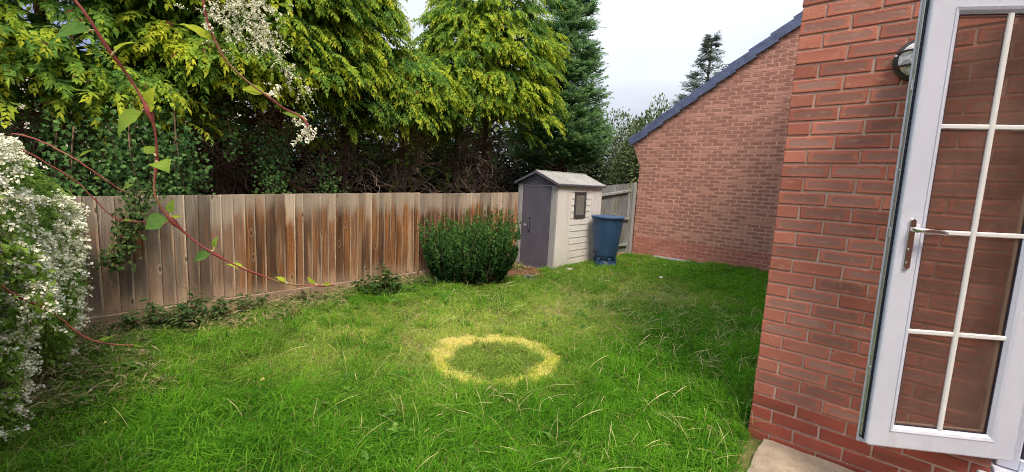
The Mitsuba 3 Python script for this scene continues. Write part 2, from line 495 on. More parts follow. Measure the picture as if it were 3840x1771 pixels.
labels['ground'] = {'kind': 'structure', 'label': 'soil and thatch of the back garden lawn'}

# ------------------------------------------------------------------ the house: near wall, plinth, door, window
Z0 = 0.05          # height of a bed joint; the courses are 75 mm


def brick_mesh(L, hz=0.065, depth=0.03, seed=0, cutz=None):
    """a brick whose face looks to -y, origin at the middle of the face; uneven arrises. 5 front quads + 4 sides"""
    r = np.random.default_rng(seed)
    hx, h, c = L / 2, hz / 2, 0.0035
    j = lambda s: r.uniform(-s, s)
    outer = [(-hx + j(.0022), 0.0045, -h + j(.002)), (hx + j(.0022), 0.0045, -h + j(.002)), (hx + j(.0022), 0.0045, h + j(.002)), (-hx + j(.0022), 0.0045, h + j(.002))]
    inner = [(x * (1 - c / hx) + j(.0012), j(.0008), z * (1 - c / h) + j(.0010)) for x, _, z in outer]
    back = [(x, depth, z) for x, _, z in outer]
    # extra points along the top and bottom arrises, so long edges are not ruler straight
    v = np.array(inner + outer + back)
    f = [[0, 1, 2, 3]]
    for a in range(4):
        b = (a + 1) % 4
        f += [[4 + a, 4 + b, b, a], [8 + a, 8 + b, 4 + b, 4 + a]]
    f = np.array(f)
    f = np.vstack([f[:, [0, 1, 2]], f[:, [0, 2, 3]]])
    uv = v[:, [0, 2]].copy()
    return v[f.ravel()], np.arange(len(f) * 3).reshape(-1, 3), uv[f.ravel()]


_brick = {}


def brick_ply(L, mat, var, nocrease=False):
    k = (round(L, 4), mat, var, nocrease)
    if k not in _brick:
        v, f, uv = brick_mesh(L, seed=hash((round(L * 1e4), var)) % 1000)
        if nocrease:
            uv = uv + np.array([50.0, 0])
        _brick[k] = mikit.ply((v, f), mat, False, uv)
    return _brick[k]


def lay(key, L, mat, cx, y, cz, nocrease=False):
    d = dict(brick_ply(L, mat, random.randrange(11), nocrease))
    d['to_world'] = T().translate([cx, y + random.uniform(-.0016, .0012), cz + random.uniform(-.001, .001)]).rotate([0, 1, 0], random.uniform(-.22, .22))
    k, i = key, 0
    while k in scene:
        i += 1
        k = f'{key}_{i:03d}'
    scene[k] = d


tag('brick_house', 'red brick house corner with an open white glazed door at right', 'house')
XE = 0.957          # where the brickwork stops at the door opening
for c in range(-2, 41):                    # courses
    z = Z0 + 0.075 * c + 0.0425            # middle of the course
    k = 31 - c
    head = (k % 2 == 0)
    mat = 'plinth_brick' if k >= 29 else 'house_brick'
    edges = [0.0] + [(.1025 if head else .215)]
    x = edges[-1] + .01
    spans = [(0.0, edges[1])]
    while x < XE:
        spans.append((x, min(x + .215, XE)))
        x += .225
    for n_, (a, b) in enumerate(spans):
        if b - a < .03: continue
        lay('brick_house__wall__brick', b - a, mat, (a + b) / 2, 0.0, z, nocrease=(b - a < .15 and n_ == 0) or mat == 'plinth_brick')
core = join([box(0.004, XE - 0.003, 0.007, 0.30, -0.4, 3.125), box(0.004, 9.0, 0.0071, 0.30, 3.13, 5.2)])
put('brick_house__wall', core, 'mortar')


def wallwork_fn(p, n, uv):
    c = dr.floor((p.z - 0.05) / 0.075)
    odd = c - 2 * dr.floor(c / 2)
    s = p.x + p.y
    u = s / 0.225 + 0.5 * odd
    fu, fz = (u - dr.floor(u)) * 0.225, (p.z - 0.05) - c * 0.075
    inb = dr.select((fu > 0.01) & (fz > 0.01), 1.0, 0.0)
    i = cell_rand(c, dr.floor(u), 4)
    return mix((0.40, 0.31, 0.24), mix((0.24, 0.075, 0.045), (0.36, 0.15, 0.10), i), inb)


procmat('far_brickwork', wallwork_fn, 0.9)
put('brick_house__return_wall', join([box(0.0035, 0.30, 0.302, 6.44, -0.4, 5.2), box(0.31, 9.0, 0.0065, 0.0068, 3.135, 5.2)]), 'far_brickwork')
# lintel and rest of the wall over the door opening
put('brick_house__lintel', cbox(XE + .002, 4.0, 0.012, 0.28, 2.42, 3.12, .004), 'far_brickwork')
# the wing of the house along the right side of the patio: out of frame, but the door panes mirror it
put('brick_house__wing_wall', box(4.2, 4.5, -7.5, -0.02, -0.4, 5.0), 'far_brickwork')
# frame, sill and side window in the opening
FX = 1.035
fr = join([cbox(FX - .055, FX + .012, 0.060, 0.130, 0.28, 2.41, .004), cbox(FX + .012, 2.4, 0.060, 0.130, 0.275, 0.335, .004), cbox(FX + .012, 2.4, 0.060, 0.130, 2.34, 2.41, .004), cbox(2.34, 2.40, 0.058, 0.132, 0.28, 2.41, .004)])
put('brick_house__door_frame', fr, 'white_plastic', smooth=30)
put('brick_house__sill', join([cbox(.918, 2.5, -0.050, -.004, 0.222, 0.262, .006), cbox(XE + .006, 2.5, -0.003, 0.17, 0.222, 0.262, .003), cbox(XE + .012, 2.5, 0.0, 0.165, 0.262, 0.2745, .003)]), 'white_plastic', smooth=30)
put('brick_house__side_window', join([box(FX + .012, FX + .022, 0.075, 0.105, .335, 2.34), box(FX + .012, 2.34, 0.075, 0.105, .335, .345)]), 'gasket')
put('brick_house__side_window__pane', (np.array([(FX + .022, .092, .345), (2.34, .092, .345), (2.34, .092, 2.34), (FX + .022, .092, 2.34)]), np.array([[0, 1, 2], [0, 2, 3]])), 'pane_glass')
put('brick_house__inner_wall', box(FX - .05, 2.5, 0.45, 0.50, 0.1, 2.5), 'cream_wall')

# door leaf: swung out about 147 degrees, built in its own frame (s along the leaf, t through it, z up) and set down in place
A33 = math.radians(33)
SAG = math.radians(-0.72)
Mdoor = rotz(A33, (0.527, -0.268, 0.31))
Ms = np.eye(4)
Ms[0, 0], Ms[0, 2], Ms[2, 0], Ms[2, 2] = math.cos(SAG), math.sin(SAG), -math.sin(SAG), math.cos(SAG)
Mdoor = Mdoor @ Ms
DS = 0.978           # the same door a little nearer, clear of the brick reveal
Mdoor[:3, 3] = CAM + (Mdoor[:3, 3] - CAM) * DS
Mdoor[:3, :3] *= DS
DW, DH, DT = 0.600, 2.030, 0.062
G0, G1, H0, H1 = 0.088, 0.512, 0.085, 1.945        # the glass opening
tag('brick_house__door', 'white door with eight small panes')


def door_put(key, m, mat, **kw):
    return put(key, move(m, Mdoor), mat, **kw)


stiles = []


def mitre(o, i, t0, t1):
    """a mitred four-sided frame between an outer and an inner rectangle, (s0, z0, s1, z1), front at t0 with a small round on its outer arris"""
    out = []
    (a, b, c, d), (e, f_, g, h) = o, i
    O = [(a, b), (c, b), (c, d), (a, d)]
    N = [(e, f_), (g, f_), (g, h), (e, h)]
    for q in range(4):
        w = (q + 1) % 4
        P = [O[q], O[w], N[w], N[q]]
        v = np.array([(x, t0, z) for x, z in P] + [(x, t1, z) for x, z in P], float)
        h_ = trimesh.convex.convex_hull(v)
        out.append((np.array(h_.vertices), np.array(h_.faces)))
    return join(out)


# flat face ring, rounded outer arris ring, sloping glazing bead
face = mitre((0.010, 0.010, DW - .01, DH - .01), (G0, H0, G1, H1), 0.0, 0.02)
arr = join([tube([(0.010, 0.010, 0.012), (0.010, 0.010, DH - .012)], 0.0103, 12), tube([(DW - .010, 0.010, 0.012), (DW - .010, 0.010, DH - .012)], 0.0103, 12),
            tube([(0.012, 0.010, 0.010), (DW - .012, 0.010, 0.010)], 0.0103, 12), tube([(0.012, 0.010, DH - .010), (DW - .012, 0.010, DH - .010)], 0.0103, 12)])
back = mitre((0.0025, 0.0025, DW - .0025, DH - .0025), (G0 - .02, H0 - .02, G1 + .02, H1 + .02), 0.0215, DT - 0.012)
flange = mitre((-0.005, -0.010, DW, DH + .010), (G0 - .01, H0 - .01, G1 + .01, H1 + .01), DT - 0.0118, DT)
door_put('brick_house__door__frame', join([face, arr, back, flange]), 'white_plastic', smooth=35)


def bead(s0, z0, s1, z1, w=0.022):
    out = []
    O = [(s0, z0), (s1, z0), (s1, z1), (s0, z1)]
    N = [(s0 + w, z0 + w), (s1 - w, z0 + w), (s1 - w, z1 - w), (s0 + w, z1 - w)]
    for q in range(4):
        r_ = (q + 1) % 4
        v = [(O[q][0], -.0035, O[q][1]), (O[r_][0], -.0035, O[r_][1]), (N[q][0], .013, N[q][1]), (N[r_][0], .013, N[r_][1]), (O[q][0], .021, O[q][1]), (O[r_][0], .021, O[r_][1]), (N[q][0], .021, N[q][1]), (N[r_][0], .021, N[r_][1])]
        mid = [((O[q][0] * .5 + N[q][0] * .5), .001, (O[q][1] * .5 + N[q][1] * .5)), ((O[r_][0] * .5 + N[r_][0] * .5), .001, (O[r_][1] * .5 + N[r_][1] * .5))]
        h_ = trimesh.convex.convex_hull(np.array(v + mid))
        out.append((np.array(h_.vertices), np.array(h_.faces)))
    return join(out)


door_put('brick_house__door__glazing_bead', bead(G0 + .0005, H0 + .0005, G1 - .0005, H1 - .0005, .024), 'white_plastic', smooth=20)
g0, g1, h0, h1 = G0 + .0245, G1 - .0245, H0 + .0245, H1 - .0245
door_put('brick_house__door__spacer_bar', mitre((g0 + .006, h0 + .006, g1 - .006, h1 - .006), (g0 + .010, h0 + .010, g1 - .010, h1 - .010), 0.0235, 0.0345), 'spacer')
door_put('brick_house__door__gasket', mitre((g0 - .002, h0 - .002, g1 + .002, h1 + .002), (g0 + .004, h0 + .004, g1 - .004, h1 - .004), 0.0142, 0.0195), 'gasket')
cw, chh = (g1 - g0) / 2, (h1 - h0) / 4
for a in range(2):
    for b in range(4):
        x0_, x1_, z0_, z1_ = g0 + a * cw + .0005, g0 + (a + 1) * cw - .0005, h0 + b * chh + .0005, h0 + (b + 1) * chh - .0005
        door_put('brick_house__door__pane', (np.array([(x0_, .021, z0_), (x1_, .021, z0_), (x1_, .021, z1_), (x0_, .021, z1_)]), np.array([[0, 1, 2], [0, 2, 3]])), 'pane_glass')
bw = 0.0105
door_put('brick_house__door__glazing_bar', cbox(g0 + cw - bw, g0 + cw + bw, .0075, .0205, h0 - .004, h1 + .004, .004), 'bar_white', smooth=30)
for b in range(1, 4):
    for a in range(2):
        door_put('brick_house__door__glazing_bar', cbox(g0 - .004 if a == 0 else g0 + cw + bw + .0005, g0 + cw - bw - .0005 if a == 0 else g1 + .004, .0080, .0204, h0 + b * chh - bw, h0 + b * chh + bw, .004), 'bar_white', smooth=30)
# lock edge: dark rebate, steel face plate with keeps and screws
lock = [box(-.0035, .0022, 0.0225, 0.0485, .02, DH - .02)]
door_put('brick_house__door__seal', lock[0], 'gasket')
door_put('brick_house__door__lock_plate', cbox(-.0065, -.0037, 0.030, 0.046, .03, DH - .04, .001), 'steel')
for z in (.33, .98, 1.62):
    door_put('brick_house__door__latch', cbox(-.013, -.0067, .031, .044, z, z + .045, .002), 'steel')
for z in (.10, .46, .80, 1.28, 1.80):
    door_put('brick_house__door__screw', tube([(-.0067, .038, z), (-.009, .038, z)], .0035, 8), 'steel')
# handle: long plate with a sprung lever
hz = 1.025


def capsule_plate(s, z0, z1, w, t0, t1, n=10):
    a = np.linspace(0, np.pi, n)
    top = np.stack([s + w * np.cos(a), z1 - w + w * np.sin(a)], 1)
    bot = np.stack([s - w * np.cos(a), z0 + w - w * np.sin(a)], 1)
    o = np.vstack([top, bot])
    i = np.vstack([(top - [s, z1 - w]) * .78 + [s, z1 - w], (bot - [s, z0 + w]) * .78 + [s, z0 + w]])
    v = np.vstack([np.c_[o[:, 0], 0 * o[:, 0] + t1, o[:, 1]], np.c_[o[:, 0], 0 * o[:, 0] + (t0 + t1) / 2, o[:, 1]], np.c_[i[:, 0], 0 * i[:, 0] + t0, i[:, 1]]])
    h_ = trimesh.convex.convex_hull(v)
    return np.array(h_.vertices), np.array(h_.faces)


plate = capsule_plate(.048, .845, 1.073, .0135, -.011, -.0005)
lev = spline([(.048, -.010, hz), (.049, -.030, hz), (.060, -.046, hz), (.090, -.051, hz - .002), (.122, -.050, hz - .005), (.150, -.046, hz - .010)], 26)
lr = np.interp(np.linspace(0, 1, 26), [0, .2, .5, 1], [.0115, .0120, .0115, .0095])
knob = tube([(.048, -.012, .875), (.048, -.016, .875)], .0085, 16)
cyl = tube([(.048, -.011, .935), (.048, -.017, .935)], .0075, 16)
door_put('brick_house__door__handle', join([plate, tube(lev, lr, 14), knob, cyl]), 'chrome', smooth=40)

# ------------------------------------------------------------------ round wall lamp, half hidden by the door edge
LX, LZ, LR = 0.503, 2.112, 0.100
Rl = np.array([[1, 0, 0], [0, 0, -1], [0, 1, 0]], float)     # lathe axis z -> -y


def lampm(m):
    v, f = m
    v = np.asarray(v) @ Rl.T + np.array([LX, -0.002, LZ])
    return v, f


tag('wall_lamp', 'round black caged bulkhead lamp on the brick wall beside the door edge', 'lamp')
put('wall_lamp__base', lampm(lathe([(0.0, 0.0), (LR * .97, 0.0), (LR, .008), (LR, .022), (LR * .95, .034), (LR * .84, .040), (LR * .80, .034)], 40)), 'dark_plastic', smooth=40)
put('wall_lamp__lens', lampm(lathe([(LR * .815, .032), (LR * .80, .046), (LR * .68, .064), (LR * .45, .078), (LR * .2, .084), (0.0, .085)], 36)), 'lamp_glass', smooth=True)
cage = []
for off in (-.36, .36):
    h_ = math.sqrt(1 - off * off) * LR * .9
    t_ = np.linspace(-1, 1, 17)
    prof = lambda q: .036 + .057 * np.sqrt(np.maximum(0, 1 - (q ** 2 + off ** 2) * .9))
    cage.append(tube(np.c_[t_ * h_, 0 * t_ + off * LR * .9, prof(t_)], .0052, 8))
t_ = np.linspace(-1, 1, 17)
cage.append(tube(np.c_[0 * t_, t_ * LR * .9, .040 + .057 * np.sqrt(np.maximum(0, 1 - t_ ** 2 * .95))], .0052, 8))
put('wall_lamp__cage', lampm(join(cage)), 'dark_plastic', smooth=40)
put('wall_lamp__screw', lampm(tube([(-LR * .9, .02, .045), (-LR * .9, .02, .054)], .005, 10)), 'steel')

# ------------------------------------------------------------------ concrete slab at the foot of the wall
def slab(x0, x1, y0, y1, z0, z1, n=26):
    xs, ys = np.linspace(x0, x1, n), np.linspace(y0, y1, n)
    A, B = np.meshgrid(xs, ys, indexing='ij')
    p = np.stack([A, B, 0 * A], -1)
    e = np.minimum(np.minimum(A - x0, x1 - A), np.minimum(B - y0, y1 - B))
    z = z1 + (meshkit.fbm(p * 9, 4, 3) - .5) * .016 - .018 * np.exp(-e / .012)
    edge = (meshkit.noise(p * 14, 9) - .5) * .02 * (e < 1e-6)
    v = np.stack([A + edge, B, z], -1).reshape(-1, 3)
    i, j = np.meshgrid(np.arange(n - 1), np.arange(n - 1), indexing='ij')
    q = np.stack([i * n + j, (i + 1) * n + j, (i + 1) * n + j + 1, i * n + j + 1], -1).reshape(-1, 4)
    ring = np.concatenate([np.arange(n) * n, (n - 1) * n + np.arange(1, n), (np.arange(n - 1)[::-1]) * n + n - 1, np.arange(1, n - 1)[::-1]])
    low = v[ring].copy()
    low[:, 2] = z0
    m = len(v)
    R = len(ring)
    k = np.arange(R)
    q2 = np.stack([ring, m + k, m + (k + 1) % R, ring[(k + 1) % R]], -1)
    return np.vstack([v, low]), np.vstack([q, q2])


put('paving_slab', slab(0.085, 1.05, -0.62, -0.006, -0.08, 0.045), 'concrete', smooth=50)
tag('paving_slab', 'worn sandy concrete paving slab at the foot of the brick corner', 'paving slab')

# ------------------------------------------------------------------ gable building
YG = 6.45
XL, ZE, SL = -3.87, 2.475, 0.68          # left wall face, height of the brickwork at the eave corner, slope of the verge
EX = -4.06


def roofline(x):
    return ZE + (x - EX) * SL


tag('gable_building', 'brown brick building with a sloping slate blue verge beyond the lawn', 'building')
rest, near = [], []
for c in range(-4, 70):
    zlo = Z0 + .075 * c + .01
    z = zlo + .0325
    if zlo > roofline(0.3): break
    left = XL - np.clip((zlo - 1.97) / .45, 0, 1) * .19
    left = XL - math.ceil(max(0, (zlo - 1.95) / .075)) * .032 if zlo < 2.45 else -1e9
    if zlo >= 2.40: left = max(EX + .0, XL - .19)
    if 1.95 < zlo < 2.45: left = max(left, XL - .19)
    head = c % 2 != 0
    off = .03
    x = (.1075 if head else .22) + off - .225 * 30 + .005
    x = math.floor((left - x) / .225) * .225 + x
    while x < 0.0:
        a, b = max(x, left), min(x + .215, 0.0)
        # cut to the roof line
        xr = EX + (z + .02 - ZE) / SL + .04
        a = max(a, xr)
        if b - a > .028:
            vis = b < -0.95 and zlo > -.2
            d_ = (b - CAM[0]) ** 2 + YG ** 2 * 0 + (b - CAM[0]) ** 2 * 0
            (near if vis else rest).append((a, b, z))
        x += .225
near.sort(key=lambda q: (q[0] - CAM[0]) ** 2 + (q[2] - CAM[2]) ** 2)
rest += near[300:]
for a, b, z in near[:300]:
    lay('gable_building__wall__brick', b - a, 'gable_plinth' if z < .36 else 'gable_brick', (a + b) / 2, YG, z, nocrease=z < .36)
vs, fs, us, n0 = [], [], [], 0
vs2, fs2, us2, n2 = [], [], [], 0
for a, b, z in rest:
    v, f, uv = brick_mesh(b - a, seed=int(abs(a * 977 + z * 331)) % 997)
    v = v + np.array([(a + b) / 2, YG + random.uniform(-.0016, .0012), z])
    if z < .36:
        vs2.append(v); fs2.append(f + n2); us2.append(uv + [50.0, 0]); n2 += len(v)
    else:
        vs.append(v); fs.append(f + n0); us.append(uv); n0 += len(v)
stuff(put('gable_building__wall__brickwork', (np.vstack(vs), np.vstack(fs)), 'gable_brick', uv=np.vstack(us)))
stuff(put('gable_building__wall__plinth_brickwork', (np.vstack(vs2), np.vstack(fs2)), 'gable_plinth', uv=np.vstack(us2)))
poly = [(XL + .004, -.5), (0.0, -.5), (0.0, roofline(0.0) - .01), (EX + .01, ZE - .005), (EX + .01, 2.40), (XL + .004, 1.97)]
v = np.array([(x, YG + .007, z) for x, z in poly] + [(x, YG + .22, z) for x, z in poly])
from shapely.geometry import Polygon
ex = trimesh.creation.extrude_polygon(Polygon(poly), 0.21, engine='earcut')
vv = np.array(ex.vertices)
put('gable_building__wall', (np.c_[vv[:, 0], YG + .007 + (0.21 - vv[:, 2]), vv[:, 1]], np.array(ex.faces)), 'pink_mortar')
put('gable_building__return_wall', box(XL + .006, XL + .22, YG + .225, YG + 5.0, -.5, 2.35), 'far_brickwork')
ang = math.atan(SL)
du, dn = np.array([math.cos(ang), 0, math.sin(ang)]), np.array([-math.sin(ang), 0, math.cos(ang)])
org = np.array([EX - .06, YG, roofline(EX - .06)])


def roofpiece(u0, u1, y0, y1, n0_, n1_, lift=0.0, c=.006):
    v, f = cbox(u0, u1, y0, y1, n0_, n1_, c)
    w = org + v[:, :1] * du + (v[:, 2:] + lift * (1 - (v[:, :1] - u0) / (u1 - u0))) * dn
    w[:, 1] += v[:, 1]
    return w, f


put('gable_building__roof', roofpiece(0.02, 6.2, .02, 5.0, .045, .10), 'verge_grey')
TL = 0.405
for i in range(14):
    put('gable_building__roof__verge_tile', join([roofpiece(i * TL, (i + 1) * TL + .05, -.055, -.030, -.055, .122, .036), roofpiece(i * TL, (i + 1) * TL + .05, -.0295, .16, 0.102, .1215, .036)]), 'verge_grey')
# edging stones at the foot of the gable
put('edging_kerb', join([cbox(-3.3, -2.42, YG - .16, YG - .012, -.25, -.015, .015), cbox(-2.41, -1.55, YG - .15, YG - .012, -.25, -.02, .015)]), 'post_resin')
tag('edging_kerb', 'pale grey edging showing through grass at the foot of the gable', 'edging')


# ------------------------------------------------------------------ fences
def feather_board(w, h, t0, t1, seed):
    """wedge board, standing, width along +y, thick at y = w; a slightly uneven sawn top"""
    r = np.random.default_rng(seed)
    zs = np.linspace(0, h, 5)
    rows = []
    for i, z in enumerate(zs):
        b = r.uniform(-.0016, .0016) if 0 < i < 4 else 0
        top0, top1 = (r.uniform(-.0018, .0018), r.uniform(-.0018, .0018)) if i == 4 else (0, 0)
        rows.append([(0, b, z + top0), (t0, b, z + top0), (t1, w + b, z + top1), (0, w + b, z + top1)])
    v = np.array(rows).reshape(-1, 3)
    q = []
    for i in range(4):
        for k in range(4):
            q.append([i * 4 + k, i * 4 + (k + 1) % 4, (i + 1) * 4 + (k + 1) % 4, (i + 1) * 4 + k])
    q += [[3, 2, 1, 0], [16, 17, 18, 19]]
    return v, np.array(q)


def flat(v, q, b, h0):
    """split faces and give each vertex uv = (board number, height)"""
    f = np.vstack([q[:, [0, 1, 2]], q[:, [0, 2, 3]]]) if q.shape[1] == 4 else q
    vv = v[f.ravel()]
    lat = np.where(f.ravel() % 4 < 2, .06, .94)          # across the board: thin edge to thick edge
    return vv, np.arange(len(vv)).reshape(-1, 3), np.c_[b + lat, vv[:, 2] - h0]


FA, FB = np.array([-4.35, -2.95]), np.array([-4.755, 3.28])
FD = (FB - FA) / np.linalg.norm(FB - FA)
FLEN = np.linalg.norm(FB - FA)
fang = math.atan2(-FD[0], FD[1])
tag('timber_fence', 'weathered brown close-board timber fence along the left of the lawn', 'fence')
s, i = 0.0, 0
tops = lambda y: np.interp(y, [-2.95, -2.47, -1.06, .84, 0.93, 3.3], [1.165, 1.17, 1.20, 1.236, 1.222, 1.268])
while s < FLEN - .03:
    w = rng.uniform(.108, .124)
    P = FA + FD * s
    base = float(gy(P[1]) + .13)
    top = float(tops(P[1])) + rng.uniform(-.0018, .0018)
    gap = 0.02 if abs(P[1] - .93) < .06 else 0.0
    v, q = feather_board(w, top - base, .005, .021, i)
    M = rotz(fang + math.radians(rng.uniform(-.35, .35)), (P[0], P[1], base))
    v = v @ M[:3, :3].T + M[:3, 3]
    v[:, 1] += (v[:, 2] - base) * rng.uniform(-.006, .006)
    vv, ff, uu = flat(v, q, i, base - .13)
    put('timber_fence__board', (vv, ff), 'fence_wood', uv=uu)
    s += w - rng.uniform(.012, .022) + gap
    i += 1
for a, b in ((0.0, 3.86), (3.90, FLEN)):
    P, R_ = FA + FD * a, FA + FD * b
    L = b - a
    m = cbox(0, .035, 0, L, -.20, .127, .006)
    z0_, z1_ = float(gy(P[1])), float(gy(R_[1]))
    vv = np.asarray(m[0]).copy()
    vv[:, 2] += z0_ + (z1_ - z0_) * vv[:, 1] / L
    M = rotz(fang, (P[0] - .002, P[1], 0))
    put('timber_fence__gravel_board', (vv @ M[:3, :3].T + M[:3, 3], m[1]), 'muddy_board')
for z_ in (.30, .72, 1.05):
    m = cbox(-.045, -.003, .02, FLEN - .02, z_, z_ + .07, .006)
    put('timber_fence__rail', move(m, rotz(fang, (FA[0], FA[1], 0))), 'grey_wood')
for s_ in (0.1, 2.0, 3.88, 5.9):
    P = FA + FD * s_
    put('timber_fence__post', move(cbox(-.145, -.047, -.05, .05, -.5, 1.16, .006), rotz(fang, (P[0], P[1], 0))), 'grey_wood')

# the grey fence behind the shed, seen from its rail side
A2, B2 = np.array([-4.62, 4.25]), np.array([-3.90, 6.36])
D2 = (B2 - A2) / np.linalg.norm(B2 - A2)
L2 = np.linalg.norm(B2 - A2)
a2 = math.atan2(-D2[0], D2[1])
tag('grey_fence', 'silvered grey fence with rails between the shed and the brick gable', 'fence')
top2 = lambda t: 1.33 + (1.575 - 1.33) * t / L2
s, i = 0.0, 200
while s < L2 - .02:
    w = rng.uniform(.11, .125)
    P = A2 + D2 * s
    v, q = feather_board(w, top2(s) + .13, .014, .005, i)
    M = rotz(a2, (P[0] - .03, P[1], -.13))
    v = v @ M[:3, :3].T + M[:3, 3]
    vv, ff, uu = flat(v, q, i, 0)
    put('grey_fence__board', (vv, ff), 'grey_wood', uv=uu)
    s += w - .012
    i += 1


def rail2(z0_, z1_, h_=.055):
    v, f = cbox(0, .04, 0.0, L2 - .10, -h_ / 2, h_ / 2, .005)
    v = np.asarray(v).copy()
    v[:, 2] += z0_ + (z1_ - z0_) * v[:, 1] / L2
    M = rotz(a2, (A2[0] - .006, A2[1], 0))
    return v @ M[:3, :3].T + M[:3, 3], f


put('grey_fence__rail', rail2(1.08, 1.41), 'grey_wood')
put('grey_fence__rail', rail2(.55, .78), 'grey_wood')
put('grey_fence__rail', rail2(.02, .17, .05), 'grey_wood')
put('grey_fence__post', cbox(-3.925, -3.878, 6.34, 6.438, -.4, 1.58, .006), 'post_resin')
M2 = rotz(a2, (B2[0] - D2[0] * .16, B2[1] - D2[1] * .16, 0))
put('grey_fence__brace', move(cbox(-.018, .022, -.03, .03, .80, 1.44, .005), M2), 'grey_wood')
put('grey_fence__gravel_board', move(cbox(-.035, -.012, 0, L2 - .06, -.35, -.02, .005), rotz(a2, (A2[0], A2[1], 0))), 'muddy_board')

# the side fence under the flowering climber, at the left edge of the view
tag('side_fence', 'grey timber fence almost hidden under the white flowering climber', 'fence')
xx, i = -4.33, 300
while xx < -1.2:
    v, q = feather_board(.115, 1.25, .005, .016, i)
    M = rotz(math.pi / 2 * -1 + math.radians(rng.uniform(-.3, .3)), (xx, -3.0, .02))
    v = v @ M[:3, :3].T + M[:3, 3]
    vv, ff, uu = flat(v, q, i, 0)
    put('side_fence__board', (vv, ff), 'grey_wood', uv=uu)
    xx += .1
    i += 1
put('side_fence__post', cbox(-3.86, -3.76, -3.015 + .03, -2.90, -.3, 1.2, .008), 'grey_wood')

# ------------------------------------------------------------------ shed
SX, SY, SG, SW, SD = -3.88, 3.31, -0.075, 0.885, 1.56
WT = 1.435
tag('garden_shed', 'small cream and grey resin garden shed with a gabled roof', 'shed')
put('garden_shed__wall', join([box(SX - SW + .03, SX - .012, SY + .03, SY + SD - .01, SG, WT), ]), 'cream_resin')
put('garden_shed__base', cbox(SX - SW - .01, SX + .012, SY - .012, SY + SD + .01, SG - .03, SG + .022, .004), 'grey_resin')
# side wall: two smooth corner panels and clapboards between them
side = lambda y0, y1, z0, z1, p0, p1, c=.004: cbox(SX + p0, SX + p1, y0, y1, z0, z1, c)
put('garden_shed__side_panel', side(SY + .012, SY + .473, SG + .03, WT - .005, -.0115, .004), 'cream_resin', smooth=20)
put('garden_shed__side_panel', side(SY + .030, SY + .345, SG + .06, WT - .05, .0043, .0085, .003), 'cream_resin', smooth=20)
put('garden_shed__side_panel', side(SY + 1.137, SY + SD - .004, SG + .03, WT - .005, -.0115, .004), 'cream_resin', smooth=20)
put('garden_shed__side_panel', side(SY + .475, SY + 1.135, 1.322, WT - .005, -.0115, .004), 'cream_resin', smooth=20)
zs = [-.035, .09, .225, .35, .47, .59, .71, .84, .955, 1.075, 1.195, 1.32]
WY0, WY1, WZ0, WZ1 = 3.90, 4.26, .862, 1.325


def clap(y0, y1, z0, z1):
    v = np.array([(SX - .011, y0, z0), (SX - .011, y1, z0), (SX - .011, y1, z1), (SX - .011, y0, z1), (SX + .0055, y0 + .004, z0 + .010), (SX + .0055, y1 - .004, z0 + .010), (SX - .002, y1 - .004, z1 - .002), (SX - .002, y0 + .004, z1 - .002), (SX + .002, y0 + .002, z0 + .003), (SX + .002, y1 - .002, z0 + .003)])
    h_ = trimesh.convex.convex_hull(v)
    return np.array(h_.vertices), np.array(h_.faces)


for a, b in zip(zs[:-1], zs[1:]):
    if b <= .85:
        put('garden_shed__cladding_board', clap(SY + .475, SY + 1.135, a, b - .001), 'cream_resin')
    else:
        put('garden_shed__cladding_board', clap(SY + .475, WY0 - .018, a, b - .001), 'cream_resin')
        put('garden_shed__cladding_board', clap(WY1 + .018, SY + 1.135, a, b - .001), 'cream_resin')
put('garden_shed__window', join([side(WY0 - .015, WY0 + .03, WZ0 - .015, WZ1 + .01, -.011, .016), side(WY1 - .03, WY1 + .015, WZ0 - .015, WZ1 + .01, -.011, .016), side(WY0 + .031, WY1 - .031, WZ1 - .03, WZ1 + .009, -.011, .015), side(WY0 + .031, WY1 - .031, WZ0 - .014, WZ0 + .045, -.011, .022)]), 'window_frame', smooth=20)
put('garden_shed__window__pane', box(SX - .006, SX - .002, WY0 + .03, WY1 - .03, WZ0 + .04, WZ1 - .03), 'window_tint')
# front: corner posts, dark door, dark gable
put('garden_shed__corner_post', cbox(SX - .115, SX + .006, SY - .006, SY + .0295, SG + .02, WT, .006), 'post_resin', smooth=20)
put('garden_shed__corner_post', cbox(SX - SW - .006, SX - SW + .108, SY - .006, SY + .0295, SG + .02, WT, .006), 'post_resin', smooth=20)
put('garden_shed__corner_post', cbox(SX - .075, SX - .068, SY - .011, SY - .0065, SG + .03, WT - .01, .002), 'post_resin')
put('garden_shed__door', join([cbox(SX - SW + .110, SX - .118, SY - .001, SY + .029, SG + .025, WT - .02, .006), cbox(SX - SW + .19, SX - .15, SY - .0042, SY - .0013, SG + .07, WT - .06, .0025)]), 'grey_resin', smooth=20)
put('garden_shed__door__handle', join([cbox(SX - .600, SX - .560, SY - .010, SY - .0045, .545, .830, .002), ]), 'dark_plastic', smooth=20)
put('garden_shed__door__handle', join([cbox(SX - .590, SX - .570, SY - .030, SY - .0105, .60, .79, .006)]), 'grey_resin', smooth=20)
put('garden_shed__door__lock', tube([(SX - .675, SY - .004, .675), (SX - .675, SY - .014, .675)], .028, 20), 'post_resin', smooth=40)
xc = SX - SW / 2
zr = 1.682
gv = np.array([(SX - SW + .02, y, WT + .002) for y in (SY + .002, SY + .03)] + [(SX - .02, y, WT + .002) for y in (SY + .002, SY + .03)] + [(xc, y, zr - .025) for y in (SY + .002, SY + .03)])
h_ = trimesh.convex.convex_hull(gv)
put('garden_shed__gable', (np.array(h_.vertices), np.array(h_.faces)), 'grey_resin')
gv2 = gv.copy()
gv2[:, 1] += SD - .045
h_ = trimesh.convex.convex_hull(gv2)
put('garden_shed__gable', (np.array(h_.vertices), np.array(h_.faces)), 'grey_resin')
